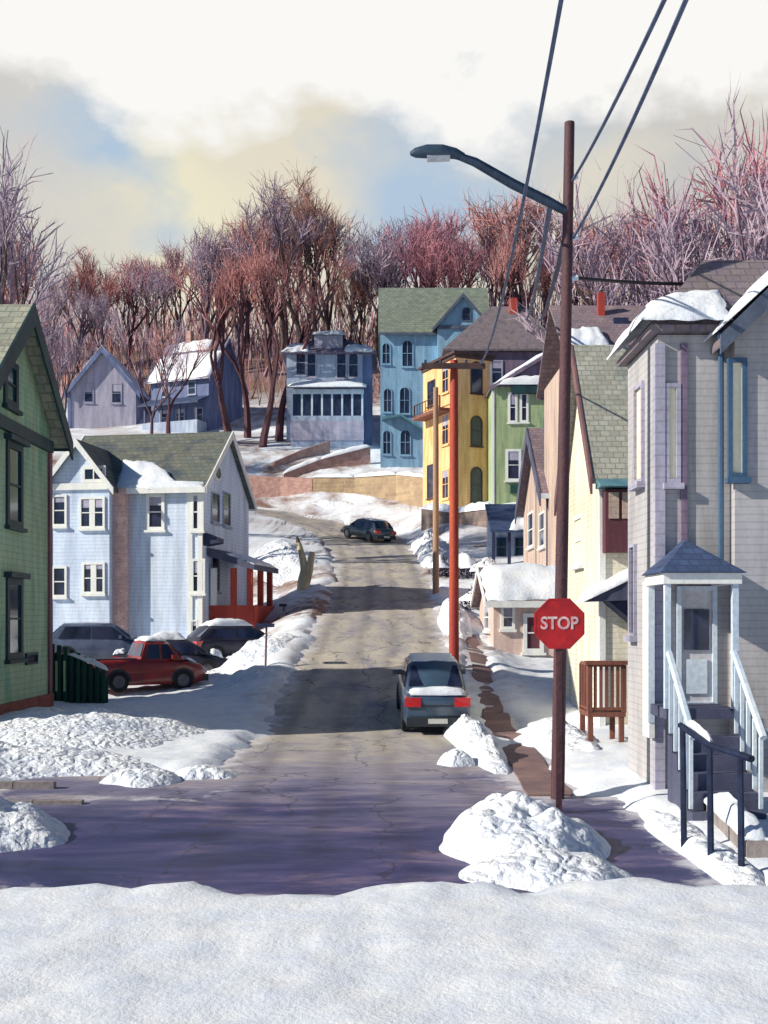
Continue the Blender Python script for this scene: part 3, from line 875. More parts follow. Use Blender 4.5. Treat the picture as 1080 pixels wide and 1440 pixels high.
# the red porch on its side
pr = H.box('porch', 3.13, 5.04, .9, 4.2, .2, 1.05, 'red_paint', label='small red porch with a slate hood')
m = MB(); m.box(3.16, 5.0, .86, .94, 1.06, 1.75); m.box(4.97, 5.05, .94, 4.2, 1.06, 1.75); H.part('parapet', m, 'red_paint', pr)
for q in ((3.3, .98), (4.15, .98), (4.85, .98), (4.85, 2.6), (4.85, 4.1)):
    m = MB(); m.box(q[0] - .11, q[0] + .11, q[1] - .11, q[1] + .11, 1.06, 3.3)
    H.part('post', m, 'white_trim' if q[0] < 4 else 'red_paint', pr)
m = MB(); m.prism([(3.13, 4.15), (5.15, 3.42), (5.15, 3.2), (3.13, 3.8)], 'y', .6, 4.5)
H.part('hood', m, 'slate_trim', pr)
H.snow([(3.9, .7, 3.9), (5.1, .7, 3.45), (5.1, 4.4, 3.45), (3.9, 4.4, 3.9)], t=.12, seed=5, parent=pr)
m = MB(); m.prism([(3.12, 4.75), (3.75, 4.5), (3.75, 4.3), (3.12, 4.2)], 'y', .1, .9); H.part('finial', m, 'navy', pr)

# --- small grey gabled house on the hill
H = House('grey_gabled_house', 'small grey house with steep snowy gable and two dark windows, upper left hill', (-30.3, 115, 22.6))
H.gable(-3.55, 3.55, 0, 9, -3, 5.0, 9.4, 'y', 'grey_wall')
rf = H.gable_roof(-3.55, 3.55, 0, 9, 5.0, 9.4, 'y', 'plum_roof', oh=.55, og=.5, trim='dark_blue', bh=.6)
H.snow([(-4.1, -.5, 4.6), (-4.1, 9.2, 4.6), (-.02, 9.2, 9.62), (-.02, -.5, 9.62)], t=.22, seed=2, parent=rf, up=(-.55, 0, .8), jit=.02)
H.snow([(4.1, -.5, 4.6), (4.1, 9.2, 4.6), (.02, 9.2, 9.62), (.02, -.5, 9.62)], t=.22, seed=4, parent=rf, up=(.55, 0, .8), jit=.02)
H.win('front', 0, 125, 553, 11, 24, fw=.12, frame='grey_wall')
H.win('front', 0, 164, 553, 12, 26, fw=.12, frame='grey_wall')
H.box('downpipe', -3.75, -3.45, -.12, .02, -2, 4.6, 'dark_blue')  # narrow dark blue strip down the front wall's left edge

# --- dark blue house beside it
H = House('dark_blue_house', 'dark blue house with thick roof snow right of the small grey gabled house', (-23.6, 112, 22.2), rz=math.radians(-22))
H.gable(-1.0, 6.0, 0, 7, -3, 5.9, 10.2, 'x', 'dark_blue')
rf = H.gable_roof(-1.0, 6.0, 0, 7, 5.9, 10.2, 'x', 'plum_roof', oh=.5, og=.4, trim='dark_blue', bh=.4)
H.snow([(-1.3, -.5, 5.4), (6.3, -.5, 5.4), (6.3, 2.3, 8.85), (-1.3, 2.3, 8.85)], t=.35, seed=6, parent=rf, jit=.03)
H.snow([(0, 2.5, 9.2), (4.5, 2.5, 9.2), (4.5, 3.6, 10.4), (0, 3.6, 10.4)], t=.3, seed=9, parent=rf, jit=.05)
H.box('porch', -.8, 5.8, -1.9, -.02, -2, .9, 'grey_blue')
m = MB(); m.prism([(-2.3, 2.75), (.0, 3.7), (.0, 3.5), (-2.3, 2.55)], 'x', -1.1, 6.1); pr = H.part('porch_roof', m, 'navy_roof')
for x in (-.6, 1.4, 3.6, 5.6):
    H.box('post', x - .1, x + .1, -1.8, -1.6, .9, 2.62, 'slate_trim', pr)
for x in (.6, 2.6, 4.8):
    H.window('front', 0, x - .45, x + .45, 1.1, 2.4, frame='grey_blue', fw=.1)
H.window('front', 0, .4, 1.2, 4.0, 5.2, frame='grey_blue', fw=.1)
H.window('front', 0, 3.6, 4.4, 4.0, 5.2, frame='grey_blue', fw=.1)
H.box('chimney', 1.2, 1.8, 3.2, 3.8, 9.0, 11.6, 'rose_brick')

# --- grey blue house with glazed porch
H = House('grey_blue_house', 'grey blue house with glazed front porch and snow capped plum roof, upper middle', (-5.3, 105, 19.6))
H.box('wall', -4.3, 4.1, 0, 8, -3, 9.3, 'grey_blue')
rf = H.hip_roof(-4.3, 4.1, 0, 8, 9.32, 12.4, 'plum_roof', oh=.5)
H.box('corner_board', 3.2, 4.14, -.06, .02, -3, 9.2, 'dark_blue')  # dark blue strip painting the shaded right wall on the front
dm = H.box('dormer', -1.6, 1.2, .4, 3, 9.5, 11.3, 'grey_wall')
H.snow([(-1.9, .1, 11.32), (1.5, .1, 11.32), (1.5, 3, 11.4), (-1.9, 3, 11.4)], t=.5, seed=1, parent=rf, jit=.03)
H.snow([(-4.8, -.5, 9.45), (-2.0, -.5, 9.45), (-2.2, 1.2, 10.5), (-4.0, 1.0, 10.4)], t=.35, seed=2, parent=rf)
H.snow([(1.4, -.5, 9.45), (4.5, -.5, 9.45), (3.8, .8, 10.2), (1.5, .9, 10.3)], t=.35, seed=4, parent=rf)
for (px, py, w, h) in ((423, 510, 12, 32), (438, 512, 11, 34), (480, 512, 12, 38), (497, 513, 12, 34)):
    H.win('front', 0, px, py, w, h, fw=.12, frame='grey_wall', arch=True)
p = H.box('porch', -3.7, 3.3, -2.0, -.02, -3, 2.9, 'grey_blue')
m = MB(); m.box(-3.75, 3.35, -2.05, -1.8, 5.0, 5.45); H.part('lintel', m, 'ice_trim', p)
for k in range(8):
    x = -3.6 + k * (6.8 / 7); m = MB(); m.box(x - .09, x + .09, -1.98, -1.82, 2.9, 4.99); H.part('post', m, 'ice_trim', p)
for k in range(7):
    x = -3.6 + k * (6.8 / 7); g = MB(); g.box(x + .1, x + .87, -1.93, -1.88, 2.92, 5.0); H.part('pane', g, 'glass', p)
m = MB(); m.prism([(-2.5, 5.46), (.0, 6.2), (.0, 6.35), (-2.5, 5.6)], 'x', -4.0, 3.6); pr = H.part('porch_roof', m, 'slate_trim')
H.snow([(-4.0, -2.5, 5.6), (3.6, -2.5, 5.6), (3.6, -.05, 6.35), (-4.0, -.05, 6.35)], t=.4, seed=7, parent=pr, jit=.02)
m = MB(); m.box(-3.75, 3.35, -2.06, -2.01, .5, 2.4); H.part('skirt', m, 'grey_wall', p)

# --- light blue tall house
H = House('light_blue_house', 'tall light blue house with sage roof and small cross gable behind yellow house', (2.03, 95, 16.2))
H.box('wall', -2.35, 7.4, 0, 9, -3, 12.4, 'sky_blue')
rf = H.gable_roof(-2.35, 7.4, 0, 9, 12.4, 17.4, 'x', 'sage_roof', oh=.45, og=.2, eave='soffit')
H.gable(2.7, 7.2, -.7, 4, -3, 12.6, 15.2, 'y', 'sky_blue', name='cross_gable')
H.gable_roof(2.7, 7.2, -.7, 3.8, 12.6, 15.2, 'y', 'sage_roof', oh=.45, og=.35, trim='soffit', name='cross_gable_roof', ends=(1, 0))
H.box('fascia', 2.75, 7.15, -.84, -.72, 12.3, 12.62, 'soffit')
H.win('front', -.7, 656, 442, 10, 17, fw=.1, arch=True, frame='soffit', sill=False)
for (px, py, w, h) in ((543, 497, 10, 28), (573, 497, 14, 36), (545, 563, 10, 32), (569, 563, 13, 36), (544, 622, 10, 32), (570, 622, 13, 34)):
    H.win('front', 0, px, py, w, h, fw=.09, arch=True, frame='sky_blue', mull=True)
m = MB(); m.prism([(-2.2, 4.5), (-.5, 4.75), (2.75, 2.6), (2.75, 2.45), (-.5, 4.55), (-2.2, 4.3)], 'y', -1.0, -.01)
H.part('porch_roof', m, 'teal_hood')

# --- mauve house with big hip roof
H = House('mauve_house', 'mauve house with large grey hip roof and red chimney behind yellow house', (9.7, 87.2, 14.0))
H.box('wall', -4.2, 4.6, 0, 8, -3, 10.7, 'mauve_wall')
H.hip_roof(-4.5, 4.7, 0, 8, 10.72, 15.6, 'mauve_roof', oh=.4, inset=(4.4, 3.0))
H.box('chimney', .95, 1.6, 3.2, 3.9, 14.6, 16.1, 'red_paint')
H.window('front', 0, -.9, -.1, 8.2, 9.9, fw=.12, frame='grey_wall')

# --- yellow house
H = House('yellow_house', 'tall narrow yellow ochre house with dark cornice and arched windows beside the red pole', (XP(641, 80), 80, 11.0), rz=math.radians(24))
H.box('wall', 0, 3.05, 0, 5.6, -3, 11.75, 'yellow')
H.box('roof', -.3, 3.35, -.3, 5.9, 11.76, 11.95, 'brown_trim')
H.box('cornice', -.12, 3.17, -.12, 5.7, 11.5, 11.755, 'brown_trim')
for (py, h) in ((531, 42), (606, 40), (682, 48)):
    H.win('front', 0, 670, py, 14, h, fw=.08, arch=True, frame='brown_trim')
for (py, h) in ((533, 36), (604, 40), (681, 38)):
    H.win('left', 0, 627, py, 8, h, fw=.1, frame='yellow', mull=True)
for (px, py, w, h) in ((607, 553, 9, 32), (606, 677, 8, 44)):
    H.win('left', 0, px, py, w, h, fw=.1, frame='brown_trim')
m = MB(); m.box(-1.1, -.01, .6, 5.2, 7.55, 7.8); b = H.part('balcony', m, 'rail_wood')
railing(H, 'railing', (-1.0, .7, 7.8), (-1.0, 5.1, 7.8), .9, 9, 'brown_trim', b)
H.box('corner_board', 2.9, 3.1, -.05, .05, -1, 11.3, 'white_trim')

# --- leaf green house
H = House('leaf_green_house', 'leaf green house with teal cornice and snowy gable right of yellow house', (XP(692, 78), 78, 11.3))
H.gable(0, 9.2, 0, 7, -3, 8.4, 11.2, 'y', 'leaf_green')
rf = H.gable_roof(0, 9.2, 0, 7, 8.4, 11.2, 'y', 'mauve_roof', oh=.2, og=.3, trim='mauve_wall', bh=.3)
m = MB(); m.prism([(.35, 8.55), (8.85, 8.55), (4.6, 11.05)], 'y', -.06, -.02); H.part('gable_panel', m, 'mauve_wall')
H.box('cornice', 1.4, 5.0, -.45, -.02, 8.0, 8.62, 'teal_trim')
H.box('bracket', 4.3, 5.1, -.6, -.02, 7.1, 7.95, 'teal_trim')
H.snow([(.3, -.5, 8.64), (5.0, -.5, 8.64), (4.6, -.05, 8.7), (1.2, -.05, 8.8)], t=.5, seed=3, parent=rf)
H.snow([(-.1, -.35, 8.5), (-.1, 1.2, 8.5), (4.4, 1.2, 11.25), (4.4, -.35, 11.25)], t=.25, seed=6, parent=rf, jit=.03)
for (px, py, w, h) in ((721, 573, 7, 37), (737, 573, 6, 36)):
    H.win('front', 0, px, py, w, h, fw=.16, frame='white_trim')
H.win('front', 0, 722, 654, 15, 38, fw=.18, frame='white_trim')
H.box('window_box', 1.3, 2.7, -.5, -.02, .75, 1.3, 'fence_green')
H.box('corner_board', -.04, .16, -.05, .02, -1, 8.3, 'white_trim')

# --- house far right behind
H = House('rose_roofed_house', 'house with a long rose grey roof and red chimney behind the cream house', (XP(885, 42), 42, 2.0))
H.box('wall', -2.3, 3, 0, 7, -1, 11.4, 'pink_wall')
rf = H.gable_roof(-2.3, 3, 0, 7, 11.4, 14.1, 'x', 'pink_roof', oh=.4, og=.3, eave='mauve_wall')
H.box('chimney', -.7, -.42, 2.6, 2.9, 13.2, 14.55, 'red_paint')
H.box('vent', -.2, .4, 1.9, 2.3, 12.9, 13.3, 'navy')
H.snow([(-2.5, -.4, 11.35), (-.7, -.4, 11.35), (-.9, 1.4, 12.6), (-2.3, 1.2, 12.5)], t=.35, seed=5, parent=rf)

# --- pink house end on to the street
H = House('pink_house', 'dusty pink house with slate bargeboards on its steep gable facing the street', (7.35, 48, 3.6))
H.gable(0, 6.5, 0, 8.2, -1.5, 5.05, 8.45, 'x', 'pink_wall')
rf = H.gable_roof(0, 6.5, 0, 8.2, 5.05, 8.45, 'x', 'pink_roof', oh=.4, og=.35, trim='slate_trim', bh=.6, eave='ice_trim')
H.box('corner_board', -.05, .1, -.06, .05, -1, 4.8, 'slate_trim')
H.win('left', 0, 747, 745, 7, 44, fw=.1, frame='white_trim')
H.win('left', 0, 763, 745, 7, 44, fw=.1, frame='white_trim')
H.win('front', 0, 785, 735, 12, 40, fw=.1, frame='white_trim')
H.box('foundation', -.04, 6.4, -.05, 8.2, -2, .5, 'stone')
m = MB(); m.prism([(1.0, 8.5), (4.2, 8.5), (4.2, 9.8), (2.6, 10.5), (1.0, 9.8)], 'y', 5.0, 8.0)
H.part('dormer', m, 'slate_trim', rf)

# --- low porch with a snowy blue roof
H = House('porch_shelter', 'low open porch with dark posts and a blue roof half covered in snow', (XP(693, 61), 61, 5.5), cat='porch')
m = MB(); m.prism([(-.3, 2.45), (3.2, 4.3), (3.2, 4.15), (-.3, 2.3)], 'x', -.15, 2.95); rf = H.part('roof', m, 'navy_roof')
H.snow([(.9, -.3, 2.46), (2.9, -.3, 2.46), (2.9, 2.2, 3.78), (1.7, 2.0, 3.68)], t=.3, seed=4, parent=rf)
H.box('wall', -.05, 2.85, 2.3, 3.0, -1, 3.75, 'grey_blue')
for x in (0.05, .95, 1.9, 2.7): H.box('post', x - .09, x + .09, 0, .18, -1, 2.4, 'navy')
H.box('deck', -.1, 2.9, -.1, 2.3, -1, .15, 'slate_trim')
for x in (.75, 1.85): H.window('front', 2.3, x - .28, x + .28, 1.1, 2.2, fw=.07, pane='glass_teal', frame='dark_blue')

# --- small pink cottage lower down
H = House('pink_cottage', 'low pale pink cottage with deep snow on its roof behind the stop sign', (XP(694, 38), 38, 1.2))
H.gable(0, 3.0, 0, 5.5, -1.5, 2.3, 3.5, 'x', 'pale_pink')
rf = H.gable_roof(0, 3.0, 0, 5.5, 2.3, 3.5, 'x', 'pink_roof', oh=.35, og=.3, trim='white_trim', bh=.2, eave='white_trim')
H.snow([(-.25, -.35, 2.35), (3.2, -.35, 2.35), (3.2, 2.7, 3.6), (-.25, 2.7, 3.6)], t=.4, seed=12, parent=rf)
H.win('front', 0, 750, 890, 18, 44, fw=.14, frame='white_trim', pane='maroon')
H.win('front', 0, 714, 868, 12, 26, fw=.1, frame='white_trim')
H.win('left', 0, 686, 868, 6, 30, fw=.1, frame='white_trim')
st = H.box('step', .6, 2.4, -1.3, -.02, -1.2, -.35, 'concrete')
H.snow([(.5, -1.4, -.34), (2.5, -1.4, -.34), (2.5, -.1, -.34), (.5, -.1, -.34)], t=.3, seed=14, parent=st)

# --- cream house
H = House('cream_house', 'cream yellow house with olive roof, brown gable boards and maroon bay', (5.29, 26, -.05))
H.gable(0, 7, 0, 5.0, -1, 6.5, 10.1, 'x', 'cream_wall')
rf = H.gable_roof(0, 7, 0, 5.0, 6.5, 10.1, 'x', 'olive_roof', oh=.22, og=.25, trim='rake_brown', bh=.42)
H.box('corner_board', -.05, .1, -.06, .06, -.5, 6.2, 'white_trim')
T = H.plane('front', 0)
by = H.box('bay', .02, .95, -.42, -.02, 4.55, 6.05, 'maroon', label='maroon panelled bay under a teal hood')
for a, b in ((.1, .34), (.42, .62), (.7, .9)):
    m = MB(); m.box(a, b, -.45, -.425, 5.35, 5.98); H.part('pane', m, 'pink_wall', by)
m = MB(); m.prism([(-.72, 6.1), (-.02, 6.42), (-.02, 6.1)], 'x', -.14, 1.05); H.part('hood', m, 'teal_hood', by)
# snow covered door hood
m = MB(); m.prism([(-.55, 3.35), (1.1, 4.15), (1.1, 3.4)], 'y', -1.0, -.02); hd = H.part('door_hood', m, 'slate_trim')
H.snow([(-.62, -1.05, 3.36), (1.15, -1.05, 4.2), (1.15, -.02, 4.2), (-.62, -.02, 3.36)], t=.22, seed=5, parent=hd, jit=.03)
m = MB(); m.prism([(.02, 3.36), (1.1, 3.36), (1.1, 2.75), (.75, 2.75)], 'y', -.8, -.03); H.part('bracket', m, 'navy', hd)  # navy block filling the dark underside of the hood
H.win('left', 0, 815, 760, 10, 60, fw=.1, frame='white_trim', pane='cream_reflection')

# --- landing with railing in front of it
H = House('wooden_landing', 'reddish brown wooden landing with railing on posts between cream and grey houses', (XP(827, 22), 22, .05), cat='landing')
H.box('deck', 0, .78, 0, 1.0, .82, .92, 'rail_wood')
for x in (.06, .7):
    for y in (.06, .94): H.box('leg', x - .05, x + .05, y - .05, y + .05, -.4, .82, 'rail_wood')
r = railing(H, 'railing', (.04, .04, .92), (.74, .04, .92), .98, 6, 'rail_wood', post=.05, bal=.03, low=.06)
m = MB(); m.box(-.06, .84, -.06, .14, 1.9, 1.98); H.part('top_rail', m, 'rail_wood', r)
railing(H, 'railing', (.04, .08, .92), (.04, .95, .92), .98, 5, 'rail_wood', post=.045, bal=.03, low=.06)

# --- grey house, right edge
H = House('grey_house', 'large warm grey house with snowy eaves and a small porch at the right edge', (4.39, 17.1, .1))
H.box('wall', 0, 7, 0, 2.1, -1, 7.35, 'grey_house')
H.gable(1.15, 5.2, -.25, 2.1, -1, 7.3, 9.3, 'y', 'grey_house', name='gabled_front')
rf = H.hip_roof(0, 7, 0, 2.1, 7.37, 8.9, 'mauve_roof', oh=.16, inset=1.2, t=.1)
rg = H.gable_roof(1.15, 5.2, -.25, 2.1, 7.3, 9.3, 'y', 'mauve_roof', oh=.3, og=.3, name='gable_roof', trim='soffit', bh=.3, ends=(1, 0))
H.snow([(-.3, -.32, 7.52), (1.1, -.32, 7.52), (1.1, .45, 8.2), (-.1, .2, 7.9)], t=.14, seed=3, parent=rf)
H.snow([(-.34, -.3, 7.52), (-.34, 2.3, 7.52), (.2, 2.0, 7.9), (.2, .1, 7.9)], t=.16, seed=7, parent=rf, jit=.03)
H.snow([(.8, -.55, 7.3), (.8, 1.6, 7.3), (3.1, 1.6, 9.4), (3.1, -.55, 9.4)], t=.16, seed=9, parent=rg, jit=.03)
H.box('corner_board', -.06, .1, -.07, .06, -.6, 7.2, 'grey_wall')
H.box('corner_board', .36, .46, -.05, .01, 4, 7.2, 'mauve_wall')
m = MB(); m.tube([(.98, -.1, 3.5), (.98, -.1, 7.1), (.9, -.3, 7.32)], .045); H.part('downpipe', m, 'pipe_blue')
H.win('left', 0, 901, 610, 9, 128, fw=.07, frame='grey_wall', pane='cream_reflection', rail=False)
H.win('front', 0, 945, 610, 10, 128, fw=.07, frame='grey_wall', pane='cream_reflection', rail=False)
H.win('front', -.25, 1036, 588, 14, 155, fw=.07, frame='pipe_blue', pane='cream_reflection', rail=False)
# porch
P = H.local
x0, x1, zf = XP(937, 16) - 4.39, XP(1036, 16) - 4.39, 1.45
pf = H.box('porch', x0, x1, -1.1, -.02, zf - .16, zf, 'slate_trim', label='small porch with navy hip roof and pale blue handrails')
zl = ZP(806, 16) - .1
m = MB()
m.box(x0 - .06, x1 + .06, -1.16, -1.02, zl - .16, zl); m.box(x0 - .06, x0 + .06, -1.02, -.02, zl - .16, zl); m.box(x1 - .06, x1 + .06, -1.02, -.02, zl - .16, zl)
H.part('lintel', m, 'white_trim', pf)
m = MB()
X0, X1, Y0, Y1 = x0 - .12, x1 + .12, -1.22, -.02
m.add([(X0, Y0, zl + .004), (X1, Y0, zl + .004), (X1, Y1, zl + .004), (X0, Y1, zl + .004), ((X0 + X1) / 2, Y1 - .25, zl + .56), ((X0 + X1) / 2, Y1, zl + .56)],
      [(3, 2, 1, 0), (0, 1, 4), (1, 2, 5, 4), (2, 3, 5), (3, 0, 4, 5)])
H.part('roof', m, 'navy_roof', pf)
for x in (x0 + .02, x1 - .02):
    m = MB(); m.box(x - .045, x + .045, -1.12, -1.03, zf, zl - .16); H.part('post', m, 'ice_trim', pf)
m = MB(); m.box(x0 - .03, x0 + .07, -.14, -.02, zf - .3, zl - .16); H.part('post', m, 'ice_trim', pf)
m = MB(); m.box(-.17, -.08, -.12, .3, .9, 3.4); H.part('pilaster', m, 'white_trim')
dr = H.window('front', 0, XP(957, 17.1) - 4.39, XP(1001, 17.1) - 4.39, zf + .02, 3.25, frame='ice_trim', pane='door_grey', fw=.07, sill=False, rail=False, name='door')
g = MB(); u0 = XP(962, 17.1) - 4.39; u1 = XP(996, 17.1) - 4.39; g.box(u0, u1, -.05, -.02, 2.3, 2.95); H.part('door_window', g, 'glass', dr)
g = MB(); g.box(u0 + .03, u1 - .03, -.045, -.02, 1.6, 2.15); H.part('door_panel', g, 'ice_trim', dr)
# stairs and hand rails, coming down towards the street
m = MB()
for k in range(5): m.box(x0 + .02, x1 - .02, -1.1 - (k + 1) * .26, -1.1 - k * .26, -.6, zf - .16 - (k + 1) * .235)
H.part('stair', m, 'slate_trim', pf)
for x in (x0 + .04, x1 - .04):
    m = MB()
    for k in range(5):
        y = -1.2 - k * .26; z = zf - .16 - k * .235; m.box(x - .025, x + .025, y - .025, y + .025, z - .2, z + .8)
    m.tube([(x, -1.06, zf + .85), (x, -1.16, zf + .8), (x, -2.35, zf - .3)], .055, 6)
    H.part('handrail', m, 'ice_trim', pf)
H.win('left', 0, 892, 830, 6, 120, fw=.05, frame='grey_wall', pane='glass', rail=False)
# ------------------------------------------------------------------ cars
def car(name, label, loc, rz, paint, kind='hatch', snow=(), group=None, L=4.2, Wd=1.74, Hh=1.45):
    root = empty(name, loc, label, 'car', rz, group)
    hw = Wd / 2; a, b = -L / 2, L / 2
    belt = Hh * .62

    def sec(y, w, z0, z1):
        return [(-w * .9, y, z0), (-w, y, z0 + .16), (-w * 1.0, y, (z0 + z1) / 2 + .05), (-w * .985, y, z1 - .1), (-w * .9, y, z1 - .015), (-w * .6, y, z1 + .012), (0, y, z1 + .03),
                (w * .6, y, z1 + .012), (w * .9, y, z1 - .015), (w * .985, y, z1 - .1), (w, y, (z0 + z1) / 2 + .05), (w, y, z0 + .16), (w * .9, y, z0)]
    m = MB()
    tail = belt + .02
    m.loft([sec(a, hw * .86, .42, tail - .14), sec(a + .06, hw * .95, .28, tail - .04), sec(a + .3, hw, .24, tail), sec(a + L * .3, hw, .2, belt + .03),
            sec(a + L * .68, hw, .2, belt), sec(b - .75, hw * .99, .22, belt - .05), sec(b - .22, hw * .93, .26, belt - .16), sec(b - .04, hw * .84, .32, belt - .26), sec(b, hw * .76, .42, belt - .34)])
    body = m.build('body', paint, root, smooth=True, angle=50)
    if kind == 'sedan': ys = (a + .55, a + 1.25, a + 2.55, a + 3.3)
    elif kind == 'truck': ys = (a + L * .4, a + L * .45, a + L * .66, a + L * .8)
    else: ys = (a + .12, a + .62, a + 2.45, a + 3.15)

    def cab(y, w, wt, zt):
        zb = belt - .03
        return [(-w, y, zb), (-wt - .02, y, zt - .1), (-wt + .1, y, zt - .015), (0, y, zt + .025), (wt - .1, y, zt - .015), (wt + .02, y, zt - .1), (w, y, zb)]
    wb, wt = hw * .93, hw * .76
    zt = Hh
    m = MB()
    m.loft([cab(ys[0], wb, wb - .06, belt + .06), cab(ys[1], wb, wt, zt - .02), cab((ys[1] + ys[2]) / 2, wb, wt, zt), cab(ys[2], wb, wt, zt - .03), cab(ys[3], wb, wb - .06, belt + .05)])
    cabo = m.build('cabin', paint, root, smooth=True, angle=35)

    def quad(name, pts, parent):
        """A thin pane along a cabin face, pushed 8 mm out of it."""
        pts = [Vector(p) for p in pts]
        n = (pts[1] - pts[0]).cross(pts[3] - pts[0]).normalized()
        c = sum(pts, Vector()) / 4
        if n.dot(c - Vector((0, (ys[1] + ys[2]) / 2, belt))) < 0: n = -n
        q = MB(); q.add([p + n * .014 for p in pts] + [p - n * .02 for p in pts], [(0, 1, 2, 3), (7, 6, 5, 4), (0, 4, 5, 1), (1, 5, 6, 2), (2, 6, 7, 3), (3, 7, 4, 0)])
        q.build(name, 'glass', parent)

    def mixp(p, q, t): return Vector(p).lerp(Vector(q), t)
    for (y0, y1, nm) in ((ys[0], ys[1], 'rear_window'), (ys[3], ys[2], 'windscreen')):
        lo = (-wb + .08, y0, belt + .05), (wb - .08, y0, belt + .05)
        hi = (-wt + .06, y1, zt - .05), (wt - .06, y1, zt - .05)
        quad(nm, (mixp(lo[0], hi[0], .12), mixp(lo[1], hi[1], .12), mixp(lo[1], hi[1], .9), mixp(lo[0], hi[0], .9)), cabo)
    for s in (-1, 1):
        mid = (ys[1] + ys[2]) / 2 + .1
        for (q0, q1, t0, t1) in (((ys[0] + ys[1]) / 2 + .12, mid - .05, ys[1] + .12, mid - .05), (mid + .05, ys[3] - .28, mid + .05, ys[2] - .06)):
            B = lambda y: Vector((s * (wb - .005), y, belt + .03)); U = lambda y: Vector((s * (wt + .035), y, zt - .13))
            quad('side_window', (B(q0), B(q1), U(t1), U(t0)), cabo)
    if kind == 'truck':
        m = MB(); m.box(-hw * .8, hw * .8, a + .1, a + L * .38, belt + .02, belt + .05); m.build('load_bed', 'plastic', root)
    # wheels
    wr = .33
    for y in (a + .78, b - .85):
        for s in (-1, 1):
            m = MB(); n = 20; x0, x1 = s * (hw - .2), s * (hw + .015)
            m.prism([(y + wr * math.cos(2 * math.pi * k / n), wr + wr * math.sin(2 * math.pi * k / n)) for k in range(n)], 'x', min(x0, x1), max(x0, x1))
            w = m.build('wheel', 'rubber', root)
            q = MB(); x2, x3 = s * (hw + .01), s * (hw + .03)
            q.prism([(y + .2 * math.cos(2 * math.pi * k / n), wr + .2 * math.sin(2 * math.pi * k / n)) for k in range(n)], 'x', min(x2, x3), max(x2, x3))
            q.build('rim', 'rim', w)
            q = MB(); x2, x3 = s * (hw - .05), s * (hw + .006)
            q.prism([(y + (wr + .07) * math.cos(math.pi * k / n), wr + (wr + .07) * math.sin(math.pi * k / n)) for k in range(n + 1)], 'x', min(x2, x3), max(x2, x3))
            q.build('wheel_arch', 'plastic', body)
    m = MB(); m.box(-hw * .92, hw * .92, a - .1, a + .12, .3, .52); m.build('bumper', 'plastic', root)
    m = MB(); m.box(-hw * .86, hw * .86, b - .16, b + .06, .28, .5); m.build('bumper', 'plastic', root)
    for s in (-1, 1):
        m = MB(); x0, x1 = s * hw * .5, s * hw * .97
        m.prism([(a - .035, tail - .3), (a + .22, tail - .28), (a + .26, tail - .06), (a - .005, tail - .08)], 'x', min(x0, x1), max(x0, x1)); m.build('taillight', 'taillight', root)
        m = MB(); x0, x1 = s * hw * .48, s * hw * .84
        m.box(min(x0, x1), max(x0, x1), b - .2, b + .015, belt - .46, belt - .32); m.build('headlight', 'headlight', root)
        m = MB(); x0, x1 = s * (wb - .02), s * (hw + .16); m.box(min(x0, x1), max(x0, x1), ys[3] - .5, ys[3] - .38, belt + .02, belt + .15); m.build('mirror', paint, cabo)
    m = MB(); m.box(-hw * .49, hw * .49, a - .012, a + .1, tail - .3, tail - .26); m.build('trim', 'plastic', body)
    m = MB(); m.box(-.24, .24, a - .125, a - .09, .38, .5); m.build('number_plate', 'plate', root)
    for i, (kind_, t) in enumerate(snow):
        m = MB()
        if kind_ == 'roof': P = [(-wt + .08, ys[1] + .05, zt), (wt - .08, ys[1] + .05, zt), (wt - .08, ys[2] - .1, zt), (-wt + .08, ys[2] - .1, zt)]
        elif kind_ == 'tail': P = [(-hw * .8, a + .02, tail), (hw * .8, a + .02, tail), (hw * .8, a + .4, tail + .05), (-hw * .8, a + .4, tail + .05)]
        elif kind_ == 'hood': P = [(-hw * .8, ys[3] + .05, belt + .02), (hw * .8, ys[3] + .05, belt + .02), (hw * .7, b - .3, belt - .12), (-hw * .7, b - .3, belt - .12)]
        m.snowquad(*P, t=t, seed=i + len(label), nu=14, nv=8, up=(0, 0, 1), jit=.05)
        m.build('snow', 'snow', root, smooth=True, angle=75)
    return root


R = math.radians
def gz(x, y): return land(x, y)
def slope_car(o, dx, dy):
    """Tilt a car along its length to sit on the road."""
    l = 1.4
    z1, z0 = gz(o.location.x + dx * l, o.location.y + dy * l), gz(o.location.x - dx * l, o.location.y - dy * l)
    o.rotation_euler.x = math.atan2(z1 - z0, 2 * l)
    o.location.z = (z1 + z0) / 2 + .01
    o.rotation_mode = 'XYZ'


c = car('parked_car', 'slate blue car with snowy boot and red tail lights parked at right kerb', (XP(611, 26.6), 28.7, .4), R(2), 'car_blue', 'sedan', snow=(('tail', .1), ('roof', .04)), L=4.2, Wd=1.68, Hh=1.72)
slope_car(c, 0, 1)
c = car('driving_car', 'dark teal car with red tail lights climbing the bend up the hill', (XP(516, 73), 73, 8.8), R(38), 'car_teal', 'hatch', snow=(('roof', .04),), L=4.1)
slope_car(c, -.6, .8)
c = car('parked_pickup', 'dull red pickup parked beside the green fence behind the snowbank', (XP(203, 35), 35, .3), R(-60), 'car_red', 'truck', snow=(('roof', .12), ('hood', .08)), L=3.75, Hh=1.62)
c.location.z = gz(c.location.x, c.location.y) + .12
c = car('parked_car', 'blue grey hatchback parked against the pale blue house behind the red pickup', (XP(150, 40), 40.0, .9), R(-80), 'car_grey', 'hatch', snow=(('hood', .08),), L=4.3, Hh=1.55)
c.location.z = gz(c.location.x, c.location.y) + .12
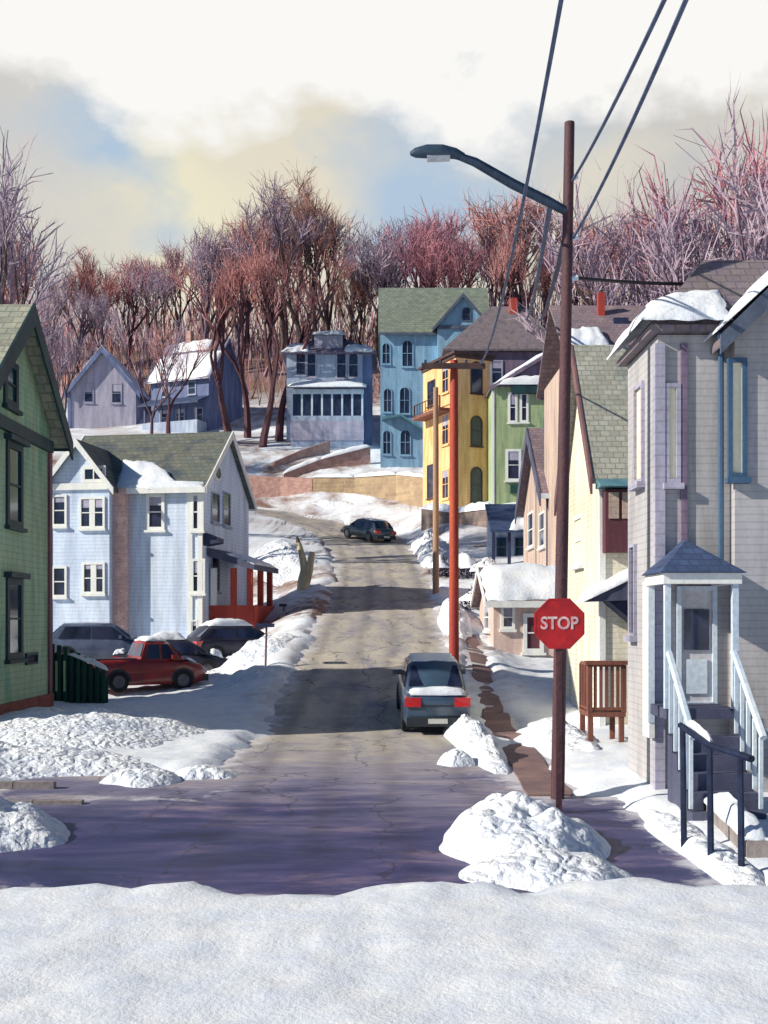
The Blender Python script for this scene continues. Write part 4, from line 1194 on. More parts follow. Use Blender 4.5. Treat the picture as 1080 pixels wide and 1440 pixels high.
c = car('parked_car', 'dark slate car with snowy bonnet parked right of the blue grey hatchback', (XP(243, 38), 38, .8), R(-80), 'car_dark', 'sedan', snow=(('roof', .2), ('hood', .16), ('tail', .12)), L=4.1, Hh=1.4)
c.location.z = gz(c.location.x, c.location.y) + .05
c = car('parked_car', 'dark car buried in snow to its windows right of the other parked cars', (XP(316, 40), 41.5, 1.2), R(-58), 'car_dark', 'hatch', snow=(('roof', .22), ('hood', .16)), L=3.4, Wd=1.6, Hh=1.4)
c.location.z = gz(c.location.x, c.location.y) - .22


# ------------------------------------------------------------------ poles, lamp, wires, signs
pd = 17.2
px0, pxt = XP(784, pd), XP(801, pd)
root = empty('utility_pole', (px0, pd, 0), 'tall dark brown utility pole with a street lamp arm beside the stop sign', 'pole')
zt = 10.9
PT = lambda z: Vector((px0 + (pxt - px0) * z / zt, pd, z))
m = MB(); pts = [PT(-.4), PT(2), PT(5), PT(8), PT(zt)]
m.tube(pts, [.115, .105, .098, .09, .082], 10); m.v = [tuple(Vector(p) - Vector((px0, pd, 0))) for p in m.v]
m.build('shaft', 'pole_brown', root, smooth=True)
off = Vector((px0, pd, 0))
m = MB()
arm = [W(798, 298, pd), W(770, 283, pd - .1), W(720, 258, pd - .3), W(668, 228, pd - .5), W(646, 220, pd - .6)]
m.tube([p - off for p in arm], [.075, .085, .085, .075, .06], 8)
am = m.build('lamp_arm', 'lamp_metal', root, smooth=True)
m = MB()
head = [W(652, 221, pd - .58), W(640, 216, pd - .6), W(622, 213, pd - .62), W(600, 213, pd - .64), W(584, 215, pd - .65), W(577, 216, pd - .66)]
m.tube([p - off for p in head], [.06, .085, .105, .105, .075, .03], 10)
hd = m.build('lamp_head', 'lamp_metal', am, smooth=True)
m = MB(); q = [W(632, 221, pd - .61), W(600, 222, pd - .64)]; m.tube([p - off for p in q], [.07, .07], 8); m.build('lens', 'headlight', hd, smooth=True)
for py, s in ((250, 1), (335, 1), (392, 1)):
    m = MB(); p = W(804, py, pd) - off; m.tube([p, p + Vector((.1, -.02, .02))], [.05, .04], 8); m.build('insulator', 'ice_trim', root, smooth=True)


def plain_pole(name, label, px, d, pyt, r, mat, cross=None, lean=0.0):
    x = XP(px, d); z0 = land(x, d); z1 = ZP(pyt, d)
    root = empty(name, (x, d, z0), label, 'pole')
    m = MB(); h = z1 - z0
    m.tube([(0, 0, -.5), (lean * .3, 0, h * .3), (lean * .7, 0, h * .7), (lean, 0, h)], [r, r * .93, r * .85, r * .76], 9)
    m.build('shaft', mat, root, smooth=True)
    if cross:
        cz, w0, w1, cm = cross
        m = MB(); m.box(w0, w1, -r - .14, -r + .02, cz - z0 - .08, cz - z0 + .08); cr = m.build('crossarm', cm, root)
        for k in (.06, .3, .7, .94):
            x_ = w0 + (w1 - w0) * k
            m = MB(); m.tube([(x_, -r - .06, cz - z0 + .08), (x_, -r - .06, cz - z0 + .2)], [.05, .035], 7); m.build('insulator', 'navy', cr, smooth=True)
    return root


dr_ = 34.5
plain_pole('utility_pole', 'orange red utility pole with a dark crossarm behind the near parked car', 638.5, dr_, 507, .17, 'pole_red', (ZP(517, dr_), XP(592, dr_) - XP(638, dr_), XP(681, dr_) - XP(638, dr_), 'brown_trim'))
plain_pole('utility_pole', 'thin tan utility pole at the right kerb left of the red pole', 613, 50, 545, .16, 'pole_tan')
plain_pole('corner_post', 'mauve brown post between the green house and the pale blue house', 67, 31.3, 640, .13, 'pole_mauve')


def wire(label, pts, r, mat):
    pts = [Vector(p) for p in pts]
    m = MB(); m.tube(pts, r, 6)
    l = pts[0]
    tag(m.build('overhead_wire', mat, loc=tuple(l), smooth=True), label, 'wire')


def sag(a, b, s, n=14):
    a, b = Vector(a), Vector(b)
    return [a.lerp(b, k / n) - Vector((0, 0, s * 4 * (k / n) * (1 - k / n))) for k in range(n + 1)]


wire('black cable running level from the dark pole to the right edge', sag(W(801, 390, pd), W(1100, 395, 19), .08), .03, 'black_wire')
wire('lower of two blue cables rising to the right from the dark pole', sag(W(806, 335, pd), W(990, -60, 8.0), .12), .022, 'wire')
wire('upper of two blue cables rising to the right from the dark pole', sag(W(804, 256, pd), W(962, -60, 8.6), .08), .022, 'wire')
wire('grey cable crossing the lamp arm down towards the red pole', sag(W(800, -60, 10.5), W(676, 512, dr_ - .2), .7), .028, 'wire')
wire('grey cable hanging from the lamp arm down to the mauve roof', sag(W(774, 286, pd), W(738, 448, 60), .6), .05, 'wire')
wire('dark cable dropping from the dark pole beside the grey cable', sag(W(793, 340, pd), W(757, 450, 58), .4), .05, 'navy')

# stop sign
sd_ = 15.9
sx = XP(786, sd_)
root = empty('stop_sign', (sx, sd_, 0), 'red octagonal stop sign on a dark post at the right corner', 'sign')
m = MB()
m.box(-.045, .045, -.02, .0, -.3, 2.6); m.box(-.045, -.03, .0, .035, -.3, 2.6); m.box(.03, .045, .0, .035, -.3, 2.6)
m.build('post', 'pole_brown', root)
cz = ZP(877, sd_); r = .375 / math.cos(math.pi / 8)
octo = lambda q: [(q * math.cos(math.pi / 8 + k * math.pi / 4), cz + q * math.sin(math.pi / 8 + k * math.pi / 4)) for k in range(8)]
m = MB(); m.prism(octo(r), 'y', -.04, -.023); pl = m.build('plate', 'sign_red', root)
m = MB(); m.ring(octo(r * .965), octo(r * .93), .0, .004, lambda p: Vector((p.x, -.0405 - p.y, p.z))); m.build('border', 'sign_red', pl)
cu = bpy.data.curves.new('lettering', 'FONT'); cu.body = 'STOP'; cu.size = .36; cu.align_x = 'CENTER'; cu.align_y = 'CENTER'; cu.extrude = .003; cu.offset = .008
t = bpy.data.objects.new('tmp', cu); COL.objects.link(t)
bpy.context.view_layer.update()
me = bpy.data.meshes.new_from_object(t.evaluated_get(bpy.context.evaluated_depsgraph_get()))
bpy.data.objects.remove(t)
w_ = max(v.co.x for v in me.vertices) - min(v.co.x for v in me.vertices)
for v in me.vertices:
    x, y, z = v.co; k = .56 / w_
    v.co = (x * k, -.0455 - z, cz + y * k * 1.1)
me.materials.clear(); me.materials.append(MAT['sign_white'])
o = bpy.data.objects.new('lettering', me); COL.objects.link(o); o.parent = pl

# small sign on a thin post, left of the road, and one beyond it
for (px, pyb, pyt, d, hw_, lb) in ((373, 974, 882, 34.5, .29, 'small dark flat sign on thin grey post in snow left of road'),
                                   (398, 880, 853, 46, .16, 'tiny dark sign on a short post in the shaded snow by the red porch')):
    x = XP(px, d); z0 = land(x, d) + .1; h = ZP(pyt, d) - z0
    root = empty('signpost', (x, d, z0), lb, 'sign')
    m = MB(); m.tube([(0, 0, -.4), (.04, 0, h)], .035, 7); m.build('post', 'pole_mauve', root, smooth=True)
    m = MB(); m.box(-hw_, hw_, -.1, .1, h, h + .12); m.build('board', 'navy', root)

# ------------------------------------------------------------------ fences, walls, rails
d = 31.6
xa = XP(74, d); z0 = land(xa, d) + .1
root = empty('picket_fence', (xa, d, z0), 'short dark green picket fence beside the green house', 'fence')
m = MB(); x1 = XP(146, d) - xa
n = 9
for k in range(n):
    x = x1 * k / (n - 1); h = 1.75 - .75 * (k / (n - 1)) ** 1.5
    m.box(x - .06, x + .06, -.02, .02, -.35, h)
m.build('picket', 'fence_green', root)
m = MB(); m.box(-.05, x1 + .05, .022, .07, .3, .42); m.box(-.05, x1 + .05, .022, .07, .82, .94); m.build('rail', 'fence_green', root)
m = MB(); m.prism([(-.05, -.3), (x1 + .1, -.3), (x1 + .1, .75), (x1 * .5, 1.35), (-.05, 1.5)], 'y', .09, .12); m.build('panel', 'fence_green', root)
for x in (.12, .36):
    m = MB(); m.box(x - .03, x + .03, -.045, -.022, .35, 1.25); m.build('slat', 'fence_pale', root)
m = MB(); m.snowquad((.5, -.05, 1.45), (x1 + .1, -.05, .98), (x1 + .1, .14, .98), (.5, .14, 1.45), t=.1, seed=3, up=(0, 0, 1)); m.build('snow', 'snow', root, smooth=True, angle=75)


def wall_thing(name, label, pts, th, mat, cat='wall', snow=None, lo=1.5):
    """Wall through (px, d, py_top) points, its foot sunk in the ground."""
    P = [Vector((XP(a, b), b, ZP(c, b))) for a, b, c in pts]
    root = empty(name, tuple(P[0] - Vector((0, 0, 1))), label, cat); o = P[0] - Vector((0, 0, 1))
    m = MB(); secs = []
    for i, p in enumerate(P):
        t = (P[min(i + 1, len(P) - 1)] - P[max(0, i - 1)]); t.z = 0; t.normalize(); nrm = Vector((-t.y, t.x, 0)) * th / 2
        zb = land(p.x, p.y) - lo
        q = p - o
        secs.append([q + nrm, q - nrm, Vector((q.x - nrm.x, q.y - nrm.y, zb - o.z)), Vector((q.x + nrm.x, q.y + nrm.y, zb - o.z))])
    m.loft(secs); m.build('wall', mat, root)
    if snow:
        for i in range(len(P) - 1):
            a, b = secs[i], secs[i + 1]
            s = MB(); e = Vector((0, 0, .02))
            s.snowquad(a[1] + e + (a[1] - a[0]) * .15, b[1] + e + (b[1] - b[0]) * .15, b[0] + e, a[0] + e, t=snow, seed=i + 2, nu=20, nv=5, up=(0, 0, 1), jit=.03)
            s.build('snow', 'snow', root, smooth=True, angle=75)
    return root


wall_thing('retaining_wall', 'rose brick retaining wall above the left end of the bend', [(322, 92.6, 668), (395, 92.3, 671), (440, 91.5, 673)], .5, 'rose_brick')
wall_thing('retaining_wall', 'tan stone retaining wall above the bend below the light blue house', [(441, 91.3, 672), (500, 90.3, 672), (560, 88.2, 668), (600, 85.2, 672)], .5, 'tan_stone', snow=.3)
wall_thing('ramp_wall', 'upper sloping brick ramp wall below the grey blue house', [(384, 97.5, 650), (420, 99, 634), (462, 101, 620)], .6, 'rose_brick', snow=None)
wall_thing('ramp_wall', 'lower sloping brick ramp wall with snow along its top', [(398, 94.6, 667), (450, 95.6, 647), (520, 96.6, 629)], .6, 'rose_brick', snow=.35)
wall_thing('retaining_wall', 'grey brown stone wall with snow on top below the yellow house', [(596, 75.5, 716), (645, 73.0, 722), (694, 70, 716)], .5, 'stone', snow=.45)
wall_thing('retaining_wall', 'low concrete wall under deep snow at the bottom right corner', [(1006, 14.9, 1128), (1066, 12.4, 1182)], .25, 'concrete', snow=.18, lo=.5)

# iron hand rail
root = empty('iron_railing', (3.66, 13.2, 0), 'blue black iron railing with snow behind it at the lower right', 'railing')
o = Vector((3.66, 13.2, 0))
tops, feet = [], []
for (px, pt, pb, d) in ((962, 1022, 1168, 13.2), (1000, 1048, 1216, 12.35), (1043, 1062, 1226, 11.75)):
    f = Vector((XP(px, d), d, max(0.0, ZP(pb, d)))); t = Vector((XP(px - 2, d), d, ZP(pt, d)))
    feet.append(f); tops.append(t)
    m = MB(); m.tube([f - o - Vector((0, 0, .3)), f.lerp(t, .5) - o, t - o], [.04, .038, .036], 8); m.build('post', 'iron', root, smooth=True)
m = MB(); e = tops[-1] + (tops[-1] - tops[1]) * .35
m.tube([p - o for p in (tops[0] + Vector((-.02, .05, .02)), tops[0], tops[1], tops[2], e)], [.036, .042, .042, .042, .042], 8); m.build('top_rail', 'iron', root, smooth=True)
m = MB(); m.snowquad(*[p - o for p in (tops[0] + Vector((.06, 0, .05)), tops[1] + Vector((0, 0, .05)), tops[1] + Vector((.05, .05, .05)), tops[0] + Vector((.1, .05, .05)))], t=.05, seed=2, up=(0, 0, 1)); m.build('snow', 'snow', root, smooth=True, angle=75)

# kerbs
def kerb(label, x0, x1, y, z=.1):
    m = MB(); n = 12
    for k in range(n):
        a, b = x0 + (x1 - x0) * k / n, x0 + (x1 - x0) * (k + 1) / n - .015
        m.box(a, b, y - .08, y + .08, -.2, z)
    tag(m.build('kerb', 'concrete', loc=(x0, y, 0)), label, 'kerb')


kerb('upper of two concrete kerbs along the left snowbank', -14, -5.6, 18.2, .12)
kerb('lower of two concrete kerbs beside the left slush', -14, -4.7, 16.7, .06)

# pavement strips on the right (sheets just above the snow bed)
def strip(pts, hw_, name='pavement'):
    m = MB(); V, Fc = [], []
    P = [Vector(p) for p in pts]; Q = []
    for i in range(len(P) - 1):
        for k in range(10): Q.append(P[i].lerp(P[i + 1], k / 10))
    Q.append(P[-1])
    for i, p in enumerate(Q):
        for s in (-1, 0, 1):
            w = hw_ * (1 + .25 * noise.noise(Vector((p.y * .7, s * 5, 2))))
            V.append((p.x + s * w, p.y, land(p.x + s * w, p.y) + .035))
    for i in range(len(Q) - 1):
        for k in range(2): Fc.append((i * 3 + k, i * 3 + k + 1, (i + 1) * 3 + k + 1, (i + 1) * 3 + k))
    n0 = len(V)
    V += [(v[0], v[1], v[2] - .5) for v in V[:n0]]
    m.add(V, Fc)
    edge = [i * 3 for i in range(len(Q))] + [i * 3 + 2 for i in reversed(range(len(Q)))]
    m.f += [(a, b, n0 + b, n0 + a) for a, b in zip(edge, edge[1:] + edge[:1])]; m.m += [0] * len(edge)
    tag(m.build(name, 'walk', smooth=True, angle=40), kind='structure')


strip([(2.7, 17.4, 0), (2.95, 24, 0), (3.05, 29.5, 0)], .36)
strip([(3.06, 29.6, 0), (3.1, 33, 0), (3.2, 36, 0), (3.15, 40, 0)], .3)

# ------------------------------------------------------------------ snow heaps
G = lambda x, y: land(x, y)
def heap(label, cx, cy, rx, ry, h, seed, rot=0.0, g=G, **k):
    m = MB(); m.mound(cx, cy, rx, ry, h, seed, rot, g, **k)
    return tag(m.build('snow_heap', 'ploughed', loc=(cx, cy, g(cx, cy)), smooth=True, angle=80), label, 'snow heap')


heap('narrow bright snow ledge under the iron railing at the lower right', 3.93, 13.2, .34, 2.9, .2, 41, .03, na=64, nr=16, exp=5)
heap('large ploughed snow heap in front of the stop sign', 1.75, 13.7, 1.15, 1.75, .62, 3, .0, na=84, nr=34)
heap('lower lumps of snow in front of the largest corner heap', 1.95, 12.0, 1.05, .85, .3, 8, na=64, nr=26)
heap('long shaded snowbank in front of the green house and red pickup', -7.0, 25.4, 3.5, 4.2, .55, 5, .3, lump=.22, na=56, nr=22)
heap('bright low snowbank along the left kerb', -7.4, 20.6, 3.6, 2.0, .38, 11, .12, na=56, nr=20)
heap('small clump of snow lying in the road left of centre', -4.3, 19.0, .85, .75, .28, 2, na=40, nr=14)
heap('broken lumps of snow in the road beside the clump', -3.35, 19.6, .8, .6, .2, 15, na=40, nr=14)
heap('sunlit snow heap at the lower left corner of the crossing', -5.6, 14.2, 1.6, 1.5, .5, 21, -.2, na=48, nr=18)
heap('long snow ridge between the road and the brown pavement', 2.02, 24.4, .52, 5.4, .55, 9, .02, na=48, nr=18)
heap('round snow lump at the near end of the right snow ridge', 1.45, 21.2, .42, .5, .3, 19, na=32, nr=12)
heap('bright snow heap in the grey house yard left of the landing', 4.0, 24.2, .75, 4.2, .5, 13, .0, na=48, nr=16)
heap('snow heap piled along the verge beyond the near parked car', 2.85, 43, .7, 5.5, .6, 23, -.02, na=48, nr=16)
heap('bright snow slope beside the thin sign left of the road', -4.9, 38.2, 2.2, 3.0, .6, 27, .1, na=48, nr=16)
heap('snow heap at the kerb beside the foot of the small sign', -4.4, 33.5, 1.7, 1.2, .4, 29, .1, na=44, nr=14)
heap('smooth snow bank inside the curve of the road', -5.6, 62, 2.2, 7, .5, 31, .12, na=48, nr=16)
heap('snow bank along the outside of the bend below the retaining walls', -5.6, 88.9, 4.2, .7, .5, 33, -.3, na=48, nr=14)
heap('snow bank on the right verge beside the climbing car', 2.9, 66, 1.2, 9, .8, 35, .05, na=48, nr=16)
heap('snow left on the ledge below the small grey gabled house', -26.0, 100.0, 4.2, 1.2, 1.0, 37, 0, na=40, nr=12)


# snowy bushes on the right bank
def bush(label, px, d, rw, h, seed):
    x = XP(px, d); z = land(x, d)
    root = empty('snowy_bush', (x, d, z), label, 'bush')
    rnd = random.Random(seed); m = MB()
    for k in range(420):
        th = rnd.uniform(0, 6.28); ph = rnd.uniform(0, 1.5); q = rnd.uniform(.3, 1)
        p = Vector((math.cos(th) * math.cos(ph) * rw * q, math.sin(th) * math.cos(ph) * rw * q, .1 + math.sin(ph) * h * q))
        dv = Vector((rnd.gauss(0, 1), rnd.gauss(0, 1), rnd.gauss(.6, .7))).normalized() * rnd.uniform(.12, .3)
        sd2 = dv.cross(Vector((rnd.gauss(0, 1), rnd.gauss(0, 1), rnd.gauss(0, 1)))).normalized() * .045
        m.add([p - sd2, p + sd2, p + dv], [(0, 1, 2)])
    m.build('foliage', 'bush', root)
    m = MB(); m.mound(0, 0, rw * .95, rw * .85, h * .5, seed, 0, lambda a, b: h * .62, lump=.7)
    m.build('snow', 'snow', root, smooth=True, angle=80)


bush('snow capped bush left of the red pole on the right bank', 622, 56, .75, 1.0, 1)
bush('snow capped bush just right of the red pole', 655, 55, .9, 1.2, 2)
bush('snow capped bush below the low porch', 683, 54, .9, 1.1, 3)
bush('snowy bush against the pink cottage roof', 672, 46, .8, 1.0, 4)

# forked stump left of the road
d = 52; x = XP(426, d); z = land(x, d)
root = empty('forked_stump', (x, d, z), 'weathered forked stump standing in snow inside the bend', 'stump')
m = MB(); m.tube([(-.02, 0, -.4), (.02, 0, .5), (.08, 0, 1.1), (-.05, .05, 1.8), (-.22, .1, 2.4)], [.32, .29, .2, .17, .13], 9)
m.tube([(.1, 0, .2), (.3, -.05, 1.0), (.46, -.05, 1.95)], [.22, .2, .15], 9)
m.build('trunk', 'stump', root, smooth=True)
m = MB(); m.tube([(-.19, .1, 2.25), (-.3, .1, 2.7)], [.15, .06], 7); m.build('broken_top', 'bark_brown', root, smooth=True)


# ------------------------------------------------------------------ bare trees
def tree_meshes(seed, h, bark, twig, trunk_frac=.3, r0=None, limbs=4, spread=.38, dense=1.0):
    rnd = random.Random(seed)
    tr, tw = MB(), MB()
    r0 = r0 or h * .024

    def ribbon(p, dv, w):
        s = dv.cross(Vector((rnd.gauss(0, 1), rnd.gauss(0, 1), rnd.gauss(0, .3)))).normalized() * w
        mid = p + dv * .55 + Vector((rnd.gauss(0, 1), rnd.gauss(0, 1), rnd.gauss(0, 1))) * dv.length * .17
        tw.add([p - s, p + s, mid + s * .75, mid - s * .75, p + dv], [(0, 1, 2, 3), (3, 2, 4)])

    def grow(p, dv, ln, r, lv):
        pts, rad = [p.copy()], [r]
        n = 4; q = p.copy(); dd = dv.copy()
        for k in range(n):
            dd = (dd + Vector((rnd.gauss(0, .1 + .06 * lv), rnd.gauss(0, .1 + .06 * lv), .07))).normalized()
            q = q + dd * ln / n
            pts.append(q.copy()); rad.append(r * (1 - .5 * (k + 1) / n))
        (tr if lv < 3 else tw).tube(pts, rad, 6 if lv < 2 else 4 if lv < 3 else 3)
        if lv >= 3:
            for k in range(max(2, int(5 * dense))):
                t = rnd.uniform(.15, 1); i = min(n - 1, int(t * n)); b = pts[i].lerp(pts[i + 1], t * n - i)
                v = (dd + Vector((rnd.gauss(0, .42), rnd.gauss(0, .42), rnd.gauss(.12, .3)))).normalized() * h * rnd.uniform(.05, .12)
                ribbon(b, v, h * rnd.uniform(.0011, .0024))
            return
        kids = {0: limbs, 1: 4, 2: 4}[lv]
        for k in range(kids):
            t = rnd.uniform(.45, 1) if lv else rnd.uniform(.8, 1)
            i = min(n - 1, int(t * n)); b = pts[i].lerp(pts[i + 1], t * n - i)
            th = 2 * math.pi * (k + rnd.random() * .7) / kids
            side = Vector((math.cos(th), math.sin(th), 0))
            sp = spread * rnd.uniform(.6, 1.35)
            nd = (dd * (1 - sp * .4) + side * sp + Vector((0, 0, .25))).normalized()
            grow(b, nd, ln * (rnd.uniform(.95, 1.35) if lv == 0 else rnd.uniform(.5, .72)), rad[i] * rnd.uniform(.58, .78), lv + 1)
        if lv: 
            for k in range(3): grow(pts[-1], (dd + Vector((rnd.gauss(0, .2), rnd.gauss(0, .2), .2))).normalized(), ln * .5, rad[-1] * .8, lv + 1)

    grow(Vector((0, 0, -.6)), Vector((rnd.gauss(0, .04), rnd.gauss(0, .04), 1)).normalized(), h * trunk_frac + .6, r0, 0)
    zmax = max(v[2] for v in tw.v); k = h / zmax
    tr.v = [(a * k, b * k, c * k) for a, b, c in tr.v]; tw.v = [(a * k, b * k, c * k) for a, b, c in tw.v]
    return tr.mesh('trunk', bark, smooth=True), tw.mesh('crown', twig)


def tree(mesh_pair, loc, label, s=1.0, rz=0.0, group=None, sz=None):
    root = empty('bare_tree', loc, label, 'tree', rz, group)
    root.scale = (s, s, sz or s)
    for nm, me in zip(('trunk', 'crown'), mesh_pair):
        o = bpy.data.objects.new(nm, me); COL.objects.link(o); o.parent = root
    return root


V = [tree_meshes(1, 20, 'bark_red', 'twig_rust', .28, dense=.8), tree_meshes(2, 20, 'bark_mauve', 'twig_mauve', .22, limbs=5, dense=.8), tree_meshes(3, 20, 'bark_red', 'twig_rose', .25, limbs=5, spread=.42, dense=.8),
     tree_meshes(4, 20, 'bark_brown', 'twig_brown', .25, limbs=5, spread=.3, dense=.8), tree_meshes(5, 20, 'bark_mauve', 'twig_rust', .2, limbs=5, spread=.34, dense=.8), tree_meshes(6, 20, 'bark_brown', 'twig_mauve', .3, spread=.32, dense=.8)]
KIND = ['rust red', 'mauve grey', 'rose tinted', 'brown', 'reddish mauve', 'dusky']


def place(px, d, pyt, v, label, group=None, wide=1.0, zb=None):
    x = XP(px, d); z = land(x, d) if zb is None else zb
    h = ZP(pyt, d) - z
    s = h / 20
    return tree(V[v], (x, d, z - .1), label, s * wide, random.uniform(0, 6.28), group, s)


# ridge trees: (px, depth, top row, variant, where it stands)
RIDGE = [(-20, 130, 300, 0, 'above the left edge of the picture'), (40, 138, 380, 1, 'behind the green house roof'), (70, 128, 400, 5, 'left of the small grey gabled house'),
         (105, 134, 350, 4, 'behind the left slope of the small grey gable'), (128, 143, 372, 0, 'just behind the peak of the small grey gable'), (150, 130, 362, 1, 'behind the right slope of the grey gable'),
         (182, 136, 352, 2, 'between the small grey gable and dark blue house'), (206, 144, 345, 0, 'behind the forked tree near the dark blue house'), (232, 132, 326, 5, 'behind the left end of the dark blue house'),
         (255, 140, 335, 2, 'behind the middle of the dark blue house'), (280, 130, 312, 1, 'behind the right end of the dark blue house'), (305, 142, 298, 0, 'left of the tall trunks above the snow bank'),
         (330, 133, 292, 4, 'behind the leftmost of the tall trunks'), (352, 146, 282, 2, 'behind the middle of the tall trunks'), (376, 131, 276, 0, 'behind the rightmost of the tall trunks'),
         (398, 140, 258, 3, 'left of the grey blue house roof'), (420, 130, 252, 5, 'behind the left roof slope of the grey blue house'), (442, 144, 258, 3, 'above the snowy dormer of the grey blue house'),
         (464, 132, 292, 3, 'behind the right roof slope of the grey blue house'), (488, 142, 345, 1, 'in the gap right of the grey blue house'), (508, 130, 340, 3, 'left of the light blue house roof'),
         (530, 138, 308, 5, 'at the left corner of the sage roof'), (556, 131, 296, 1, 'behind the left end of the sage roof'), (580, 142, 278, 2, 'tallest above the left half of the sage roof'),
         (606, 130, 276, 2, 'above the middle of the sage roof'), (632, 144, 290, 4, 'above the small cross gable'), (660, 132, 300, 2, 'right of the small cross gable'),
         (684, 140, 300, 1, 'above the right end of the sage roof'), (708, 130, 288, 0, 'left of the red chimney of the mauve house'), (735, 142, 292, 4, 'right of the red chimney of the mauve house'),
         (765, 131, 318, 0, 'just left of the dark pole'), (800, 140, 342, 2, 'behind the dark pole'), (835, 132, 330, 2, 'just right of the dark pole'), (868, 120, 335, 4, 'above the rose grey roof chimney'),
         (900, 126, 322, 0, 'above the right part of the rose grey roof'), (1090, 120, 300, 1, 'far right beyond the grey house')]
for (px, d, pyt, v, w) in RIDGE:
    place(px, d, pyt + random.choice((-34, -22, -8, 4, 14, 30)), v, f'bare {KIND[v]} tree on the ridge {w}', 'bare trees along the ridge', random.uniform(.68, 1.0))

# nearer trees
place(8, 58, 196, 5, 'tall bare dusky tree behind the green house at the left edge', wide=.62)
place(46, 66, 268, 4, 'bare reddish mauve tree close behind the green house gable', wide=.5)
place(92, 92, 428, 5, 'thin dusky bare tree between the green house and the small grey gable', wide=.7)
place(915, 50, 236, 5, 'leaning bare tree left of the big tree above the grey house', wide=.8)
place(968, 48, 186, 1, 'big bare mauve grey tree above the grey house roof', wide=.75)
place(1026, 55, 176, 2, 'big bare rose tree at the right edge above the grey house', wide=.7)
place(1085, 58, 215, 0, 'big bare red tree partly cut by the right edge', wide=.7)
VF = tree_meshes(21, 12, 'bark_mauve', 'twig_mauve', .36, r0=.3, limbs=3, spread=.6, dense=.35)
d = 99; x = XP(214, d); z = land(x, d); h = ZP(425, d) - z
tree(VF, (x, d, z - .2), 'dark forked bare tree in front of the dark blue house', h / 12 * .8, .4, None, h / 12)
VT = [tree_meshes(31 + k, 18, 'bark_red', 'twig_rust', .42, r0=.62, limbs=3, spread=.34, dense=.4) for k in range(2)]
for k, (px, d, pyt, lb) in enumerate(((238, 101, 440, 'slim bare tree right beside the dark forked tree'), (326, 103, 330, 'leftmost of the tall dark red trunks above the snow bank'), (348, 106, 345, 'second from left of the tall dark red trunks above the snow bank'),
                                      (368, 103, 318, 'third from left of the tall dark red trunks above the snow bank'), (392, 105, 330, 'rightmost of the tall dark red trunks beside the grey blue house'))):
    x = XP(px, d); z = land(x, d); h = ZP(pyt, d) - z
    tree(VT[k % 2], (x, d, z - .2), lb, h / 18 * .85, k * 1.3, None, h / 18)

# the far wood that closes the hill behind the ridge trees
rnd = random.Random(5); m = MB()
WG = lambda d: float(np.interp(d, [115, 130, 150, 170], [24.5, 32, 40, 43]))
for k in range(17000):
    px = rnd.uniform(-90, 1170); d = rnd.uniform(119, 168) if k % 3 == 0 else rnd.uniform(144, 168)
    x = XP(px, d); z = WG(d) + (rnd.uniform(-1, 1.5) if k % 3 == 0 else rnd.uniform(-1, 11) * rnd.random() ** .5)
    dv = Vector((rnd.gauss(0, .22), rnd.gauss(0, .2), 1)).normalized() * rnd.uniform(1.5, 4.5)
    s = Vector((1, rnd.gauss(0, .5), 0)).normalized() * rnd.uniform(.04, .11)
    p = Vector((x, d, z)); m.add([p - s, p + s, p + dv], [(0, 1, 2)], rnd.choice((0, 1, 2, 2, 3)))
tag(m.build('far_wood', ['twig_rust', 'twig_rose', 'twig_mauve', 'twig_brown'], loc=(0, 150, 40)), kind='stuff', label='reddish mass of bare woodland closing the hill', cat='wood')

# ------------------------------------------------------------------ sky, sun, camera
SX, SY, EL = -.95, -.31, R(28)
n_ = math.hypot(SX, SY); SX /= n_; SY /= n_
wd = bpy.data.worlds.new('World'); SC.world = wd; wd.use_nodes = True
N, L = wd.node_tree.nodes, wd.node_tree.links
for n in list(N): N.remove(n)
out = N.new('ShaderNodeOutputWorld')
sky = N.new('ShaderNodeTexSky'); sky.sky_type = 'NISHITA'; sky.sun_disc = False
sky.sun_elevation = EL; sky.sun_rotation = math.atan2(SX, SY) % (2 * math.pi)
sky.air_density = 1.0; sky.dust_density = .3; sky.ozone_density = 7.0
b1 = N.new('ShaderNodeBackground'); b1.inputs['Strength'].default_value = .068; L.new(sky.outputs[0], b1.inputs[0])
tc = N.new('ShaderNodeTexCoord'); D = tc.outputs['Generated']
mp = N.new('ShaderNodeMapping'); mp.inputs['Scale'].default_value = (1, 1, 1.5); L.new(D, mp.inputs[0])
nz = N.new('ShaderNodeTexNoise'); nz.inputs['Scale'].default_value = 4.5; nz.inputs['Detail'].default_value = 9; nz.inputs['Roughness'].default_value = .55; L.new(mp.outputs[0], nz.inputs['Vector'])
sub = N.new('ShaderNodeVectorMath'); sub.operation = 'SUBTRACT'; L.new(nz.outputs['Color'], sub.inputs[0]); sub.inputs[1].default_value = (.5, .5, .5)
scl = N.new('ShaderNodeVectorMath'); scl.operation = 'SCALE'; L.new(sub.outputs[0], scl.inputs[0]); scl.inputs['Scale'].default_value = .3
add = N.new('ShaderNodeVectorMath'); add.operation = 'ADD'; L.new(D, add.inputs[0]); L.new(scl.outputs[0], add.inputs[1])


def spot(px, py, r0, r1, gain=1.0):
    v = Vector(((px - CX) / F, 1, -(py - HY) / F)).normalized()
    n = N.new('ShaderNodeVectorMath'); n.operation = 'DISTANCE'; L.new(add.outputs[0], n.inputs[0]); n.inputs[1].default_value = v
    return maprange(N, L, n.outputs['Value'], r1, r0, 0.0, gain)


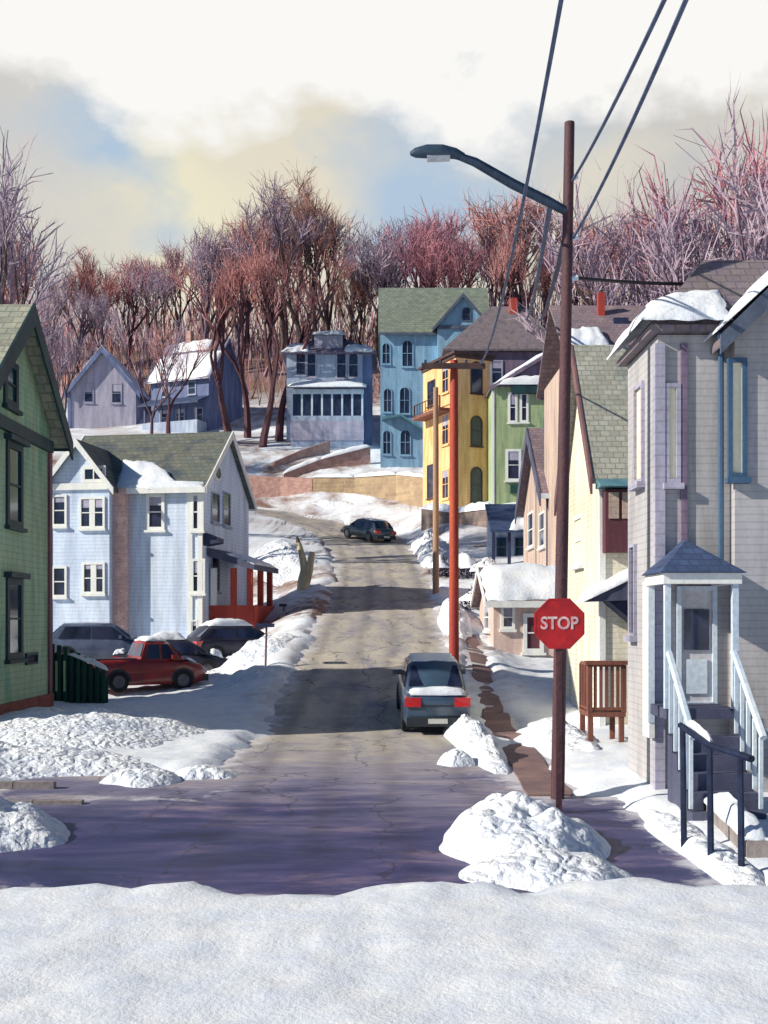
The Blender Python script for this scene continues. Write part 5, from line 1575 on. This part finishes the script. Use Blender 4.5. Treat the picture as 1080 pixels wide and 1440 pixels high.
big = noise_fac(N, L, mp.outputs[0], 3.2, 6, .55, .3)
cl = node_ramp(N, [(.36, lin(198, 197, 197)), (.5, lin(214, 210, 202)), (.64, lin(230, 222, 206))])
L.new(big, cl.inputs[0])
col = mixc(N, L, spot(265, 285, .03, .16, .95), cl.outputs[0], lin(238, 232, 204))
col = mixc(N, L, spot(440, 250, .02, .13, .75), col, lin(228, 220, 200))
col = mixc(N, L, spot(840, 310, .02, .09, .8), col, lin(226, 220, 204))
col = mixc(N, L, spot(60, 240, .03, .12, .7), col, lin(202, 204, 206))
blue = mathn(N, L, 'MAXIMUM', spot(165, 218, .02, .07), mathn(N, L, 'MAXIMUM', spot(640, 262, .04, .11), mathn(N, L, 'MAXIMUM', spot(725, 255, .02, .09, .85), spot(110, 215, .0, .06, .7))))
col = mixc(N, L, blue, col, lin(178, 199, 220))
sp = N.new('ShaderNodeSeparateXYZ'); L.new(add.outputs[0], sp.inputs[0])
hi = maprange(N, L, sp.outputs['Z'], .408, .44)
col = mixc(N, L, hi, col, lin(250, 249, 246))
b2 = N.new('ShaderNodeBackground'); b2.inputs['Strength'].default_value = 1.0; L.new(col, b2.inputs[0])
mx = N.new('ShaderNodeMixShader')
L.new(maprange(N, L, sp.outputs['Y'], .72, .81), mx.inputs[0]); L.new(b1.outputs[0], mx.inputs[1]); L.new(b2.outputs[0], mx.inputs[2]); L.new(mx.outputs[0], out.inputs[0])

sl = bpy.data.lights.new('sun', 'SUN'); sl.energy = 6.0; sl.angle = R(.6); sl.color = (1, .915, .77)
so = bpy.data.objects.new('sun', sl); COL.objects.link(so); so.location = (-20, -15, 30)
dirv = Vector((-SX * math.cos(EL), -SY * math.cos(EL), -math.sin(EL)))
so.rotation_euler = dirv.to_track_quat('-Z', 'Y').to_euler()

cd = bpy.data.cameras.new('camera'); cam = bpy.data.objects.new('camera', cd); COL.objects.link(cam)
cam.location = (0, 0, HC); cam.rotation_euler = (math.pi / 2, 0, 0)
cd.sensor_fit = 'VERTICAL'; cd.sensor_height = 36; cd.lens = F / 1440 * 36
cd.shift_y = (HY - 720) / 1440
cd.clip_start = .1; cd.clip_end = 5000
SC.camera = cam
SC.view_settings.view_transform = 'Standard'; SC.view_settings.look = 'None'; SC.view_settings.exposure = 0; SC.view_settings.gamma = 1
SC.cycles.max_bounces = 6
